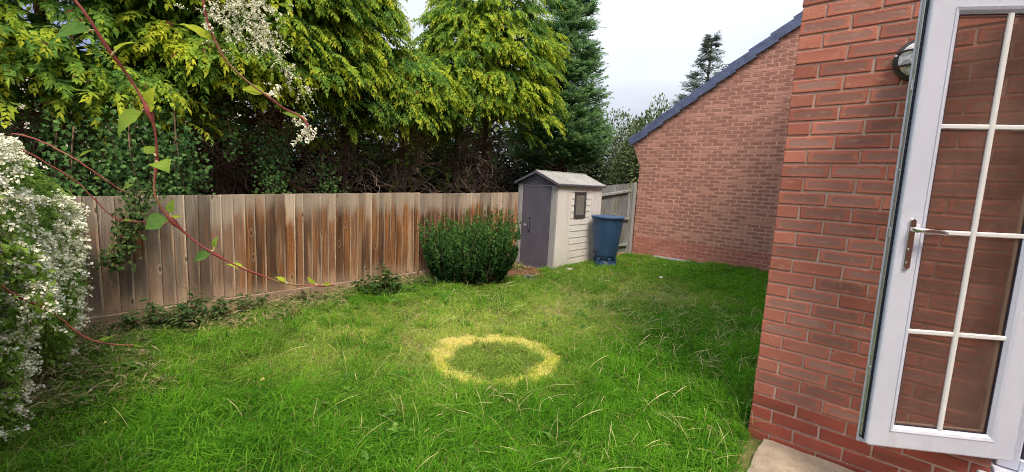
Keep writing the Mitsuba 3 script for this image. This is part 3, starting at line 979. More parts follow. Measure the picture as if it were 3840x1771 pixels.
hw, ez = SW / 2 + .055, WT + .035
for sgn in (1, -1):
    t_ = .022
    P = [(xc + sgn * .0015, zr), (xc + sgn * hw, ez), (xc + sgn * hw, ez - .005), (xc + sgn * .0015, zr - t_)]
    v = np.array([(x, y, z) for y in (SY - .05, SY + SD + .05) for x, z in P])
    h_ = trimesh.convex.convex_hull(v)
    put('garden_shed__roof_panel', (np.array(h_.vertices), np.array(h_.faces)), 'roof_resin')
    put('garden_shed__eave', cbox(min(xc + sgn * hw, xc + sgn * (hw - .03)), max(xc + sgn * hw, xc + sgn * (hw - .03)) + .004, SY - .054, SY + SD + .054, ez - .042, ez - .006, .004), 'grey_resin')
    q_ = [(xc + sgn * .001, zr + .002), (xc + sgn * (hw + .004), ez + .003), (xc + sgn * (hw + .004), ez - .04), (xc + sgn * .001, zr - .045)]
    v = np.array([(x, y, z) for y in (SY - .066, SY - .0505) for x, z in q_])
    h_ = trimesh.convex.convex_hull(v)
    put('garden_shed__barge_board', (np.array(h_.vertices), np.array(h_.faces)), 'grey_resin')
put('garden_shed__ridge', tube([(xc, SY - .066, zr + .002), (xc, SY + SD + .05, zr + .002)], .012, 8), 'roof_resin', smooth=40)

# ------------------------------------------------------------------ water butt
BX, BY, BG = -3.50, 4.50, -0.075
tag('water_butt', 'blue plastic water butt with a lid on its stand beside the shed', 'water butt')
at = lambda m: (np.asarray(m[0]) + np.array([BX, BY, BG]), m[1])
put('water_butt__barrel', at(lathe([(0.0, .20), (.175, .20), (.205, .215), (.222, .26), (.238, .40), (.262, .62), (.284, .82), (.290, .90), (.300, .915), (.300, .935), (.292, .94)], 48)), 'blue_plastic', smooth=35)
put('water_butt__lid', at(lathe([(.297, .9405), (.318, .941), (.322, .955), (.316, .972), (.296, .980), (.276, .976), (.25, .984), (.13, .990), (.12, .980), (0, .980)], 48)), 'blue_plastic', smooth=35)
st = [lathe([(.150, 0.0), (.205, 0.0), (.200, .03), (.17, .16), (.205, .185), (.205, .1985), (0.0, .1985)], 40)]
put('water_butt__stand', at(st[0]), 'blue_plastic', smooth=30)
for a in range(6):
    q = a * math.pi / 3 + .4
    put('water_butt__stand__rib', at(move(cbox(.165, .222, -.028, .028, .0, .186, .006), rotz(q))), 'blue_plastic', smooth=30)
put('water_butt__tap', at(move(join([tube([(.20, 0, .30), (.285, 0, .30)], .013, 12), tube([(.27, 0, .30), (.275, 0, .255)], .011, 12), cbox(.255, .285, -.022, .022, .315, .323, .002)]), rotz(-2.0))), 'dark_plastic', smooth=40)

# ------------------------------------------------------------------ conifers
def sprays(O, D, L, fingers=6, flen=.10, fwid=.030, droop=.55, spread=.9):
    """drooping flat sprays: from each origin an axis that arches over, with fingers to both sides. Returns origins, directions, normals, lengths, widths and the place along the axis of all fingers"""
    O, D = np.asarray(O, float), nrm(D)
    n = len(O)
    side = nrm(np.cross(D, np.array([0, 0, 1.0])) + rng.normal(0, .25, (n, 3)))
    P_, D_, N_, L_, W_, S_ = [], [], [], [], [], []
    for k in range(fingers * 2 + 1):
        sgn = 0 if k == fingers * 2 else (1 if k % 2 else -1)
        s = 1.0 if sgn == 0 else (k // 2 + .6 + (.25 if sgn > 0 else 0)) / (fingers + .2)
        ax = O + D * (L * s)[:, None] if np.ndim(L) else O + D * L * s
        ax = ax + np.array([0, 0, -1.0]) * (droop * L * s * s)[:, None]
        tan = nrm(D + np.array([0, 0, -2.0]) * (droop * s))
        d = nrm(tan * (.85 if sgn else 1) + side * sgn * spread * (1 - .45 * s) + rng.normal(0, .16, (n, 3)) + np.array([0, 0, -.25]))
        up = nrm(np.cross(side, tan) * np.sign((np.cross(side, tan))[:, 2:] + 1e-9) + rng.normal(0, .3, (n, 3)))
        P_.append(ax)
        D_.append(d)
        N_.append(up)
        ln = flen * (1.15 - .45 * s if sgn else .8) * rng.uniform(.55, 1.35, n)
        L_.append(ln)
        W_.append(fwid * rng.uniform(.55, 1.4, n))
        S_.append(np.full(n, s))
    return [np.concatenate(q) for q in (P_, D_, N_, L_, W_, S_)]


GOLD, LIME, GREEN, DEEP = np.array([.58, .60, .055]), np.array([.38, .50, .055]), np.array([.20, .36, .065]), np.array([.080, .18, .048])


def trunk_mesh(x, y, z0, h, r, lean=(0, 0), seed=0):
    r_ = np.random.default_rng(seed)
    zs = np.linspace(0, 1, 14)
    p = np.c_[x + lean[0] * zs + np.cumsum(r_.normal(0, .012, 14)), y + lean[1] * zs + np.cumsum(r_.normal(0, .012, 14)), z0 + zs * h]
    rad = r * (1 - .75 * zs) * (1 + .5 * np.exp(-zs * 25))
    return tube(p, rad, 10), p


def golden(name, label, x, y, top, rad, r, zlo_front, nb, seed, tint=0.0, group='golden conifers of the hedge row', spr=21, face=0.0):
    r_ = np.random.default_rng(seed)
    z0 = -.15
    (tm, tp) = trunk_mesh(x, y, z0, top * .97 - z0, r, seed=seed)
    put(name + '__trunk', tm, 'bark', smooth=True)
    O, D, LL, tone, br = [], [], [], [], []
    for i in range(nb):
        az = r_.normal(-.35, .95) if i % 4 else r_.uniform(0, 2 * np.pi)
        out = np.array([math.cos(az), math.sin(az), 0])
        front = .5 + .5 * math.cos(az)                 # 1 towards the garden (+x)
        zl = (zlo_front + .62) - (zlo_front - .25) * max(0, 1 - front * 1.6) ** 1.2 + r_.normal(-.02, .22)
        q = r_.uniform(0, 1) ** (1.45 if top > 4.5 else 1.0)
        z = zl + (top - zl) * q
        reach = rad * (1 - q ** 3.2) ** .6 * r_.uniform(.72, 1.12) + .12
        n = max(4, int(spr * (0.45 + reach / rad * .7)))
        base = np.array([x, y, z - .15 * reach])
        s = np.sqrt(r_.uniform(.12, 1, n))
        rise = .42 * reach
        pts = base + out * (reach * s)[:, None] + np.array([0, 0, 1]) * (rise * s * 1.5 - rise * 1.15 * s ** 2.6)[:, None]
        lat = np.cross(out, [0, 0, 1])
        off = r_.normal(0, .30, n) * (.25 + s * .55) * min(reach, .9)
        pts = pts + lat * off[:, None] + np.array([0, 0, -1]) * (np.abs(off) * .35)[:, None]
        d = out * (.8 + .3 * s)[:, None] + lat * (off * 1.6)[:, None] + np.array([0, 0, 1]) * (.55 - .85 * s)[:, None] + r_.normal(0, .22, (n, 3))
        O.append(pts)
        D.append(d)
        LL.append(r_.uniform(.17, .30, n))
        # young outer growth is gold; shoots set deeper on the branch are green
        tone.append(np.clip((s - .40) * 1.35 + r_.normal(.02, .34) + r_.normal(0, .15, n), 0, 1))
        if i % 3 == 0:
            br.append(tube(np.array([base, base + out * reach * .4 + [0, 0, rise * .45], base + out * reach * .85 + [0, 0, rise * .5]]), [.018, .012, .005], 4))
    O, D, LL, tone = np.vstack(O), np.vstack(D), np.concatenate(LL), np.concatenate(tone)
    hole = meshkit.fbm(O * [1.9, 1.9, 2.6] + 11, 3, 77)
    far = ((O - [x, y, 0]) @ nrm([CAM[0] - x, CAM[1] - y, 0])) < -.12
    u_ = r_.uniform(size=len(O))
    kp = (hole > (.31 if y < 0 else .35)) & (~far | (u_ < .40)) & ((O[:, 2] < 5.3) | (u_ < .35))
    far = far[kp]
    O, D, LL, tone = O[kp], D[kp], LL[kp], np.clip(tone[kp] + (hole[kp] - .52) * 1.1, 0, 1)
    P_, D_, N_, L_, W_, S_ = sprays(O, D, LL, 7, .086, .029, .55, 1.05)
    nf = len(P_) // len(O)
    t = np.tile(tone, nf) * .75 + S_ * .35 - .20 + rng.normal(0, .10, len(P_)) - tint
    c = mixc(DEEP, GREEN, np.clip(t * 3, 0, 1))
    c = c * (1 - np.clip(t * 3 - 1, 0, 1)[:, None]) + LIME * np.clip(t * 3 - 1, 0, 1)[:, None]
    c = c * (1 - np.clip(t * 3 - 2, 0, 1)[:, None]) + GOLD * np.clip(t * 3 - 2, 0, 1)[:, None]
    dead = rng.uniform(size=len(P_)) < .012
    c[dead] = [.20, .10, .05]
    c *= rng.uniform(.8, 1.2, (len(P_), 1))
    back = np.tile(far, nf) | (S_ < .40)
    V_, F_ = leaves4(P_[~back], D_[~back], N_[~back], L_[~back], W_[~back], bend=.12)
    V2, F2 = leaves2(P_[back], D_[back], N_[back], L_[back] * 1.15, W_[back] * 1.25)
    stuff(put(name + '__crown', join([(V_, F_), (V2, F2)]), 'leaf_matter', color=np.vstack([np.repeat(c[~back], 5, 0), np.repeat(c[back], 4, 0)])))
    stuff(put(name + '__branches', join(br), 'bark', smooth=True))
    # dead inner twigs under the crown
    tw = []
    for i in range(170):
        zz = r_.uniform(.95, zlo_front + .85)
        az = r_.normal(-.3, 1.1)
        p = [np.array([x, y, zz])]
        d = np.array([math.cos(az), math.sin(az), r_.uniform(-.1, .6)])
        L = r_.uniform(.35, 1.15)
        for k in range(7):
            d = nrm(d + r_.normal(0, .30, 3) + [0, 0, -.07])
            p.append(p[-1] + d * L / 7)
        tw.append(tube(np.array(p), np.linspace(.011, .0025, 8) * r_.uniform(.6, 1.3), 3, cap=False))
        for m_ in range(3):
            k = r_.integers(2, 7)
            q = [p[k]]
            d2 = nrm(d + r_.normal(0, .8, 3))
            for e in range(4):
                d2 = nrm(d2 + r_.normal(0, .35, 3))
                q.append(q[-1] + d2 * r_.uniform(.05, .10))
            tw.append(tube(np.array(q), np.linspace(.005, .0015, 5), 3, cap=False))
    v_, f_ = join(tw)
    col = mixc([.13, .082, .060], [.55, .41, .33], np.clip(meshkit.noise(v_ * 2.3, 5) * 1.4 - .3, 0, 1) ** 1.6)
    stuff(put(name + '__dead_twigs', (v_, f_), 'plain_matter', smooth=True, color=col))
    tag(name, label, 'conifer tree', group)


TREES = [
    ('left end of the timber fence, mostly behind ivy', -6.35, -2.55, 6.2, 1.3, .07, 1.55, 230),
    ('thick trunk behind the left half of the fence', -6.3, -1.05, 6.0, 1.2, .075, 2.05, 240),
    ('slimmer trunk just right of the ivy hung trunk', -6.35, -.32, 6.5, 1.2, .05, 2.15, 220),
    ('pale bare trunk behind the middle of the fence', -6.35, 0.70, 5.4, 0.72, .055, 2.12, 220),
    ('low crown below the gap of sky', -6.3, 1.72, 3.58, 0.90, .05, 2.12, 170),
    ('narrow dark trunk right of the gap of sky', -6.3, 3.10, 4.85, 0.98, .035, 2.25, 200),
    ('dark trunk beside the shed and widest drooping crown', -6.15, 3.72, 6.4, 1.3, .085, 2.30, 270),
]
for k, (lab, x, y, top, rad, r, zf, nb) in enumerate(TREES):
    nm = 'golden_conifer' + (f'_{k:03d}' if k else '')
    golden(nm, 'golden green conifer with ' + lab if k else 'golden green conifer at the ' + lab, x, y, top, rad, r, zf, nb, 100 + k, tint=[-.04, -.07, .00, .02, .02, .06, .04][k])

# darker rows of evergreen behind, that close the view under the crowns
def backing(name, label, cat, pts, size, cols, seed, mat='leaf_matter', L=(.06, .12), W=.5, kind=None, stems=True):
    r_ = np.random.default_rng(seed)
    n = len(pts)
    D = nrm(r_.normal(size=(n, 3)) + [0.5, 0, -.3])
    N = nrm(r_.normal(size=(n, 3)) + [.6, 0, .9])
    ln = r_.uniform(*L, n)
    V_, F_ = leaves2(pts, D, N, ln, ln * W)
    c = mixc(cols[0], cols[1], np.clip(r_.uniform(0, 1, n) ** 1.3, 0, 1)) * r_.uniform(.75, 1.25, (n, 1))
    stuff(put(name + '__foliage', (V_, F_), mat, color=np.repeat(c, 4, 0)))
    tag(name, label, cat, kind=kind)


def blob_points(n, c, rad, seed, shell=.45, lump=.35, freq=2.2):
    r_ = np.random.default_rng(seed)
    d = nrm(r_.normal(size=(n, 3)))
    q = 1 - shell * r_.uniform(0, 1, n) ** 1.6
    lumps = 1 + lump * (meshkit.fbm(d * freq + seed, 3, seed) - .5) * 2
    return np.asarray(c) + d * np.asarray(rad) * (q * lumps)[:, None]


hp = []
for i in range(19):
    yy = -4.0 + i * .85
    hp.append(blob_points(3800 if yy > -1.2 else 2200, (-8.2 + rng.uniform(-.2, .2), yy, 1.2 if yy > -1.2 else .95), (.75, .95, rng.uniform(1.9, 2.2) if yy > -1.2 else rng.uniform(1.4, 1.8)), 300 + i, .85))
backing('laurel_hedge', 'dim broadleaf hedge behind the conifer trunks beyond the fence', 'hedge', np.vstack(hp), None, ([.016, .027, .014], [.070, .095, .052]), 5, 'waxy_leaf', (.11, .18))
stuff('laurel_hedge__stems')
put('laurel_hedge__stems', join([tube(spline([(-8.2, y_, -.2), (-8.2 + rng.uniform(-.2, .2), y_ + rng.uniform(-.2, .2), .6), (-8.2 + rng.uniform(-.3, .3), y_ + rng.uniform(-.3, .3), 1.5)], 8), np.linspace(.03, .008, 8), 5) for y_ in np.arange(-4, 10, .45)]), 'bark', smooth=True)


def dark_conifer(name, label, x, y, top, rad, zlo, nb, seed, cols, cat='conifer tree', up=.6, r=.10, fl=.085, fw=.014, taper=.75, fingers=8, spr=16, LLr=(.20, .34)):
    r_ = np.random.default_rng(seed)
    tm, tp = trunk_mesh(x, y, -.2, top * .99 + .2, r, seed=seed)
    put(name + '__trunk', tm, 'bark', smooth=True)
    O, D, LL, tone, br = [], [], [], [], []
    for i in range(nb):
        az = r_.uniform(0, 2 * np.pi)
        out = np.array([math.cos(az), math.sin(az), 0])
        q = r_.uniform(0, 1) ** 1.25
        z = zlo + (top - zlo) * q
        env = rad * (min(1, (q + .10) / .16)) ** .5 * (1 - q) ** taper
        reach = env * r_.uniform(.8, 1.12) + .05
        n = max(3, int(spr * (.35 + reach / rad * .8)))
        s = np.sqrt(r_.uniform(.15, 1, n))
        base = np.array([x, y, z - up * .3 * reach])
        lat = np.cross(out, [0, 0, 1])
        off = r_.normal(0, .26, n) * (.25 + s * .6) * reach
        pts = base + out * (reach * s)[:, None] + np.array([0, 0, 1]) * (up * .5 * reach * s ** 1.4)[:, None] + lat * off[:, None]
        d = out + lat * (off / max(reach, .2) * 1.3)[:, None] + np.array([0, 0, up]) + r_.normal(0, .28, (n, 3))
        O.append(pts); D.append(d); LL.append(r_.uniform(*LLr, n))
        tone.append(np.clip(s * .7 + r_.normal(-.05, .30) + r_.normal(0, .20, n), 0, 1))
        if i % 3 == 0:
            br.append(tube(np.array([[x, y, base[2] - .1], base + out * reach * .5 + [0, 0, up * .2 * reach], base + out * reach * .95 + [0, 0, up * .45 * reach]]), [.022, .014, .005], 4))
    O, D, LL, tone = np.vstack(O), np.vstack(D), np.concatenate(LL), np.concatenate(tone)
    far = ((O - [x, y, 0]) @ nrm([CAM[0] - x, CAM[1] - y, 0])) < -.10
    kp = ~far | (r_.uniform(size=len(O)) < .35)
    O, D, LL, tone = O[kp], D[kp], LL[kp], tone[kp]
    P_, D_, N_, L_, W_, S_ = sprays(O, D, LL, fingers, fl, fw, .12, 1.0)
    nf = len(P_) // len(O)
    t = np.clip(np.tile(tone, nf) * .8 + S_ * .25 + rng.normal(0, .12, len(P_)), 0, 1)
    c = mixc(cols[0], cols[1], t) * rng.uniform(.8, 1.2, (len(P_), 1))
    V_, F_ = leaves2(P_, D_, N_, L_, W_)
    stuff(put(name + '__crown', (V_, F_), 'leaf_matter', color=np.repeat(c, 4, 0)))
    stuff(put(name + '__branches', join(br), 'bark', smooth=True))
    tag(name, label, cat)


dark_conifer('blue_green_conifer', 'tall feathery dark blue green conifer behind the shed', -5.66, 5.80, 8.6, 1.06, 1.95, 660, 41, ([.045, .130, .052], [.235, .40, .155]), up=.62, taper=1.12, spr=25, fl=.100, fw=.023, fingers=7, LLr=(.14, .26))
dark_conifer('far_spruce', 'distant pointed spruce rising behind the sloping roof verge', -7.28, 20.9, 9.35, 3.2, 1.5, 400, 42, ([.055, .085, .068], [.17, .215, .16]), 'spruce tree', up=.35, r=.16, fl=.16, fw=.035, taper=1.1, fingers=7, spr=16, LLr=(.22, .42))


def broadleaf(name, label, c, rad, n, cols, seed, L=(.08, .14), trunk=True, mat='waxy_leaf', W=.45):
    p = np.vstack([blob_points(n // 3, np.array(c) + d_, np.array(rad) * s_, seed + i, .6, .4, 2.0) for i, (d_, s_) in enumerate([((0, 0, 0), 1.0), ((rad[0] * .4, -.1, -rad[2] * .25), .85), ((-rad[0] * .4, .1, -rad[2] * .3), .8)])])
    p = p[p[:, 2] > -.05]
    r_ = np.random.default_rng(seed)
    m = len(p)
    out = nrm(p - np.array(c))
    D = nrm(out * .6 + r_.normal(0, .6, (m, 3)) + [0, 0, .2])
    N = nrm(out + r_.normal(0, .5, (m, 3)) + [0, 0, .6])
    ln = r_.uniform(*L, m)
    col = mixc(cols[0], cols[1], r_.uniform(0, 1, m) ** 1.4) * r_.uniform(.75, 1.25, (m, 1))
    V_, F_ = leaves4(p, D, N, ln, ln * W, bend=.12)
    stuff(put(name + '__crown', (V_, F_), mat, color=np.repeat(col, 5, 0)))
    tr = [tube(spline([(c[0], c[1], -.2), (c[0] + .1, c[1], c[2] * .4), (c[0] - .05, c[1], c[2])], 10), np.linspace(.09, .03, 10), 8)]
    for k in range(14):
        e = np.array(c) + nrm(r_.normal(size=3)) * np.array(rad) * .7
        tr.append(tube(spline([(c[0], c[1], c[2] * r_.uniform(.2, .7)), (np.array(c) * .4 + e * .6), e], 8), np.linspace(.03, .008, 8), 5))
    put(name + '__trunk', join(tr), 'bark', smooth=True)


broadleaf('broadleaf_tree', '', (-5.3, 10.6, 2.35), (1.2, .9, 1.8), 24000, ([.060, .10, .036], [.28, .33, .16]), 51)
tag('broadleaf_tree', 'leafy green tree between the dark conifer and the roof eave', 'tree')
broadleaf('broadleaf_tree_001', '', (-3.4, 11.4, 2.6), (1.5, .9, 1.75), 20000, ([.060, .095, .036], [.25, .30, .14]), 52)
tag('broadleaf_tree_001', 'leafy green tree whose top shows over the low end of the sloping verge', 'tree')
broadleaf('broadleaf_tree_002', '', (-7.3, 11.6, 2.4), (1.3, .9, 1.95), 10000, ([.05, .085, .032], [.20, .25, .11]), 53)
tag('broadleaf_tree_002', 'leafy tree half hidden behind the tall dark conifer', 'tree')

# ------------------------------------------------------------------ neighbour's house, seen only in chinks between the trunks
tag('neighbour_house', 'pale rendered house glimpsed between the trunks left of the fence', 'house')
put('neighbour_house__wall', box(-26, -19, -9, 3.0, -.3, 4.6), 'cream_wall')
rv = np.array([(-26.4, -9.4, 4.6), (-18.6, -9.4, 4.6), (-26.4, 3.4, 4.6), (-18.6, 3.4, 4.6), (-22.5, -9.4, 7.2), (-22.5, 3.4, 7.2)])
h_ = trimesh.convex.convex_hull(rv)
put('neighbour_house__roof', (np.array(h_.vertices), np.array(h_.faces)), 'verge_grey')
for y_ in (-6.5, -3.2, .2):
    put('neighbour_house__window', box(-18.998, -18.95, y_, y_ + 1.2, 1.0, 2.2), 'window_tint')

# ------------------------------------------------------------------ ivy on the trunks and over the fence
def ivy(name, label, strands, nper, seed, cols, size=(.032, .055), spread=.10):
    r_ = np.random.default_rng(seed)
    P_, N_, st = [], [], []
    for s_ in strands:
        p = spline(s_[0], 40)
        k = s_[1] if len(s_) > 1 else 1.0
        n = int(nper * k)
        t = r_.uniform(0, 1, n)
        idx = np.clip((t * 39).astype(int), 0, 39)
        w = spread * (s_[2] if len(s_) > 2 else 1.0)
        P_.append(p[idx] + r_.normal(0, 1, (n, 3)) * [w * .6, w, .05])
        st.append(tube(p, np.linspace(.008, .003, 40), 4))
    P_ = np.vstack(P_)
    n = len(P_)
    D = nrm(r_.normal(0, .5, (n, 3)) + [.35, 0, -.75])
    N = nrm(r_.normal(0, .38, (n, 3)) + [1.0, -.15, .75])
    ln = r_.uniform(*size, n)
    V_, F_ = leaves4(P_, D, N, ln, ln * .82, bend=.08)
    c = mixc(cols[0], cols[1], r_.uniform(0, 1, n) ** 1.2) * r_.uniform(.75, 1.25, (n, 1))
    stuff(put(name + '__leaves', (V_, F_), 'waxy_leaf', color=np.repeat(c, 5, 0)))
    stuff(put(name + '__stems', join(st), 'bark', smooth=True))
    tag(name, label, 'ivy')


IVC = ([.030, .078, .027], [.125, .235, .072])
S1 = []
for i in range(26):
    y_ = rng.uniform(-2.75, -1.72)
    x_ = rng.uniform(-5.6, -4.75)
    z1_ = rng.uniform(1.60, 2.10)
    S1.append(([(x_, y_, z1_), (x_ + rng.uniform(-.1, .15), y_ + rng.uniform(-.1, .1), z1_ * .6 + .5), (x_ + rng.uniform(-.1, .15), y_ + rng.uniform(-.12, .12), .95)], 1.0, 1.0))
ivy('ivy', 'thick dark ivy curtain behind the left end of the fence', S1, 190, 61, IVC)
ivy('ivy_001', 'ivy strand hanging under the crown near the curved red shoot', [([(-5.35, -1.28, 2.25), (-5.3, -1.23, 1.95), (-5.33, -1.20, 1.55)], 1, .55), ([(-5.45, -1.38, 2.2), (-5.4, -1.33, 1.9), (-5.45, -1.3, 1.75)], .7, .6)], 120, 62, IVC)
S3 = [([(-5.6, -.62 + rng.uniform(-.25, .25), 1.98), (-5.5, -.6 + rng.uniform(-.25, .25), 1.6), (-5.4, -.6 + rng.uniform(-.28, .28), 1.12)], 1, .8) for i in range(5)]
ivy('ivy_002', 'ivy climbing the trunks above the middle left of the fence top', S3, 130, 63, IVC)
S4 = [([(-5.6, -.05, 1.75), (-5.55, -.03, 1.5), (-5.5, .0, 1.14)], 1, .8), ([(-5.5, .08, 1.35), (-5.45, .12, 1.2), (-5.4, .16, 1.12)], .6, .8)]
ivy('ivy_003', 'small ivy tuft on a stump above the fence middle', S4, 100, 64, IVC)
S5 = [([(-4.30, -2.25 + rng.uniform(-.16, .2), 1.22), (-4.27, -2.28 + rng.uniform(-.1, .16), .95), (-4.28, -2.36 + rng.uniform(-.1, .1), .62)], 1, .55) for i in range(5)]
ivy('ivy_004', 'ivy trailing down the front of the fence at its left end', S5, 85, 65, ([.035, .075, .025], [.12, .17, .06]), (.03, .05), .07)


# ------------------------------------------------------------------ the white flowering climber on the side fence
def flower_sprays(O, D, L, per, seed, size=.010, thick=.010):
    """slender panicles of tiny white flowers: many small petals set round a thin axis"""
    r_ = np.random.default_rng(seed)
    n = len(O)
    P_, D_, N_, S_ = [], [], [], []
    for k in range(per):
        s = r_.uniform(.05, 1, n)
        ax = O + D * (L * s)[:, None] + np.array([0, 0, -1]) * (L * .30 * s * s)[:, None]
        rr = r_.normal(0, 1, (n, 3)) * (thick * (1.25 - s))[:, None]
        P_.append(ax + rr)
        D_.append(r_.normal(size=(n, 3)))
        N_.append(r_.normal(size=(n, 3)) + [.4, .3, .8])
        S_.append(size * r_.uniform(.7, 1.3, n))
    P_, D_, N_, S_ = [np.concatenate(q) for q in (P_, D_, N_, S_)]
    V_, F_ = leaves2(P_, D_, N_, S_, S_ * .95, .5)
    return V_, F_, len(P_)


def climber_surface(n, seed, depth=1.0):
    r_ = np.random.default_rng(seed)
    x = r_.uniform(-4.28, -2.50, n)
    topz = np.interp(x, [-4.3, -3.9, -3.4, -2.9, -2.3], [1.28, 1.38, 1.50, 1.55, 1.55])
    z = topz * (1 - r_.uniform(0, 1, n) ** 1.25 * .93)
    lump = meshkit.fbm(np.c_[x * 2.4, z * 2.4, 0 * x], 3, 9) - .5
    bul = np.interp(z / topz, [0, .1, .3, .6, .85, 1.0], [.16, .28, .38, .44, .36, .14]) * np.interp(x, [-4.3, -3.6, -3.0, -2.4], [1.0, .85, .55, .36]) + lump * .22
    bul = bul * np.where((x > -3.3) & (z < .6), .45, 1.0)
    dep = np.where(x > -2.78, np.maximum(depth, 1.0), depth)
    y = -2.97 + np.maximum(bul, .03) * (1 - dep * r_.uniform(0, 1, n) ** np.where(x > -2.78, 1.0, 1.8))
    return np.c_[x, y, z], r_


tag('flowering_climber', 'climber covered in white flower sprays at the left edge of the lawn', 'climbing plant')
P_, r_ = climber_surface(8200, 71, .6)
D = nrm(r_.normal(0, .55, (len(P_), 3)) + [.15, .35, -.65])
N = nrm(r_.normal(0, .42, (len(P_), 3)) + [.35, .75, .75])
kp = (P_[:, 2] > .42) | (P_[:, 0] < -3.25) | (r_.uniform(size=len(P_)) < .25)
P_, D, N = P_[kp], D[kp], N[kp]
ln = r_.uniform(.030, .056, len(P_))
V_, F_ = leaves4(P_, D, N, ln, ln * .62, bend=.12)
c = mixc([.10, .20, .035], [.34, .50, .11], r_.uniform(0, 1, len(P_))) * r_.uniform(.8, 1.2, (len(P_), 1))
stuff(put('flowering_climber__leaves', (V_, F_), 'leaf_matter', color=np.repeat(c, 5, 0)))
P_, r_ = climber_surface(3000, 72, .16)
keep = meshkit.fbm(np.c_[P_[:, 0] * 4.5, P_[:, 2] * 4.5, 0 * P_[:, 0]], 3, 17) - .13 * np.clip((-3.45 - P_[:, 0]) / .7, 0, 1) > .47
P_ = P_[keep]
D = nrm(r_.normal(0, .6, (len(P_), 3)) + [.45, .75, .25])
V_, F_, m_ = flower_sprays(P_, D, r_.uniform(.04, .10, len(P_)), 22, 73, .0150)
c = np.tile(np.array([.86, .86, .70]), (m_, 1)) * np.random.default_rng(3).uniform(.8, 1.1, (m_, 1))
stuff(put('flowering_climber__flowers', (V_, F_), 'petal', color=np.repeat(c, 4, 0)))
st = []
for i in range(12):
    a = np.array([rng.uniform(-4.2, -2.9), -2.94, rng.uniform(.0, .9)])
    b = a + [rng.uniform(-.3, .3), rng.uniform(.08, .20), rng.uniform(.2, .5)]
    st.append(tube(spline([a, (a + b) / 2 + [0, .06, .08], b], 12), np.linspace(.006, .0025, 12), 5))
v_, f_ = join(st)
stuff('flowering_climber__stems')
put('flowering_climber__stems', (v_, f_), 'plain_matter', smooth=True, color=np.tile([.17, .085, .055], (len(v_), 1)))

# flowers of the same plant hanging high in the conifers
tag('high_flower_cluster', 'cluster of white climber flowers hanging high in the conifers', 'flowers')
pts = []
for (y_, z_, sp, k) in [(-1.20, 3.22, .13, 60), (-1.06, 3.02, .13, 60), (-.98, 2.86, .10, 34), (-1.36, 2.98, .13, 26), (-1.22, 2.78, .10, 22), (-.82, 2.70, .06, 16), (-.72, 2.58, .05, 12), (-.60, 2.42, .04, 9), (-1.3, 3.45, .2, 50)]:
    pts.append(np.c_[rng.normal(-4.86, .06, k), rng.normal(y_, sp, k), rng.normal(z_, sp * .8, k)])
P_ = np.vstack(pts)
V_, F_, m_ = flower_sprays(P_, nrm(rng.normal(0, .6, (len(P_), 3)) + [.6, -.2, -.3]), rng.uniform(.09, .16, len(P_)), 40, 75, .012)
put('high_flower_cluster__flowers', (V_, F_), 'petal', color=np.repeat(np.tile([.86, .86, .70], (m_, 1)) * rng.uniform(.8, 1.1, (m_, 1)), 4, 0))
stuff('high_flower_cluster__flowers')
put('high_flower_cluster__stem', tube(spline([(-5.4, -1.5, 3.8), (-5.0, -1.25, 3.3), (-4.88, -1.0, 2.9), (-4.88, -.6, 2.42)], 24), np.linspace(.006, .003, 24), 5), 'bark', smooth=True)


# ------------------------------------------------------------------ long shoots of the climber hanging close by
def one_leaf(base, tip, up, W, curl=.12, cup=.25, n=9):
    """a heart-tipped leaf with a midrib fold, as a small grid"""
    base, tip = np.asarray(base, float), np.asarray(tip, float)
    L = np.linalg.norm(tip - base)
    d = (tip - base) / L
    up = nrm(np.asarray(up, float) - np.dot(up, d) * d)
    b = np.cross(d, up)
    s = np.linspace(0, 1, n)
    wid = W / 2 * np.interp(s, [0, .06, .2, .38, .6, .82, 1], [.10, .62, .96, 1.0, .74, .33, .0])
    rows = []
    for i in range(n):
        c_ = base + d * L * s[i] + up * L * (curl * (math.sin(s[i] * 2.6)) - curl * .8 * s[i] ** 2)
        w_ = wid[i]
        rav = .045 * L * math.sin(i * 2.4)
        rows.append([c_ - b * w_ + up * (w_ * cup + rav * .4), c_ - b * w_ * .5 + up * w_ * cup * .35, c_, c_ + b * w_ * .5 + up * w_ * cup * .35, c_ + b * w_ + up * (w_ * cup - rav * .4)])
    v = np.array(rows).reshape(-1, 3)
    q = [[i * 5 + j, i * 5 + j + 1, (i + 1) * 5 + j + 1, (i + 1) * 5 + j] for i in range(n - 1) for j in range(4)]
    return v, np.array(q)


def leafmat(key, a, b):
    def fn(p, n, uv):
        g = fbm(p.x * 160, p.y * 160, p.z * 160, 3)
        return mix(a, b, g)
    scene[key] = {'type': 'principledthin', 'base_color': proc(fn), 'roughness': 0.4, 'diff_trans': 0.9, 'spec_trans': 0.0, 'eta': 1.45}


leafmat('young_leaf', (.16, .27, .035), (.27, .38, .07))
leafmat('grown_leaf', (.07, .17, .035), (.15, .27, .075))
leafmat('bright_leaf', (.30, .40, .03), (.42, .48, .06))


def stem_fn(p, n, uv):
    g = fbm(p.x * 90, p.y * 90, p.z * 90, 3)
    lo = fbm(p.x * 14, p.y * 14, p.z * 14, 2)
    return mix(mix((.15, .030, .030), (.26, .065, .055), g), (.20, .16, .06), smoothstep(.55, .75, lo) * .7)


procmat('red_stem', stem_fn, .5)
solid('pale_stem', (.36, .33, .15), .6)


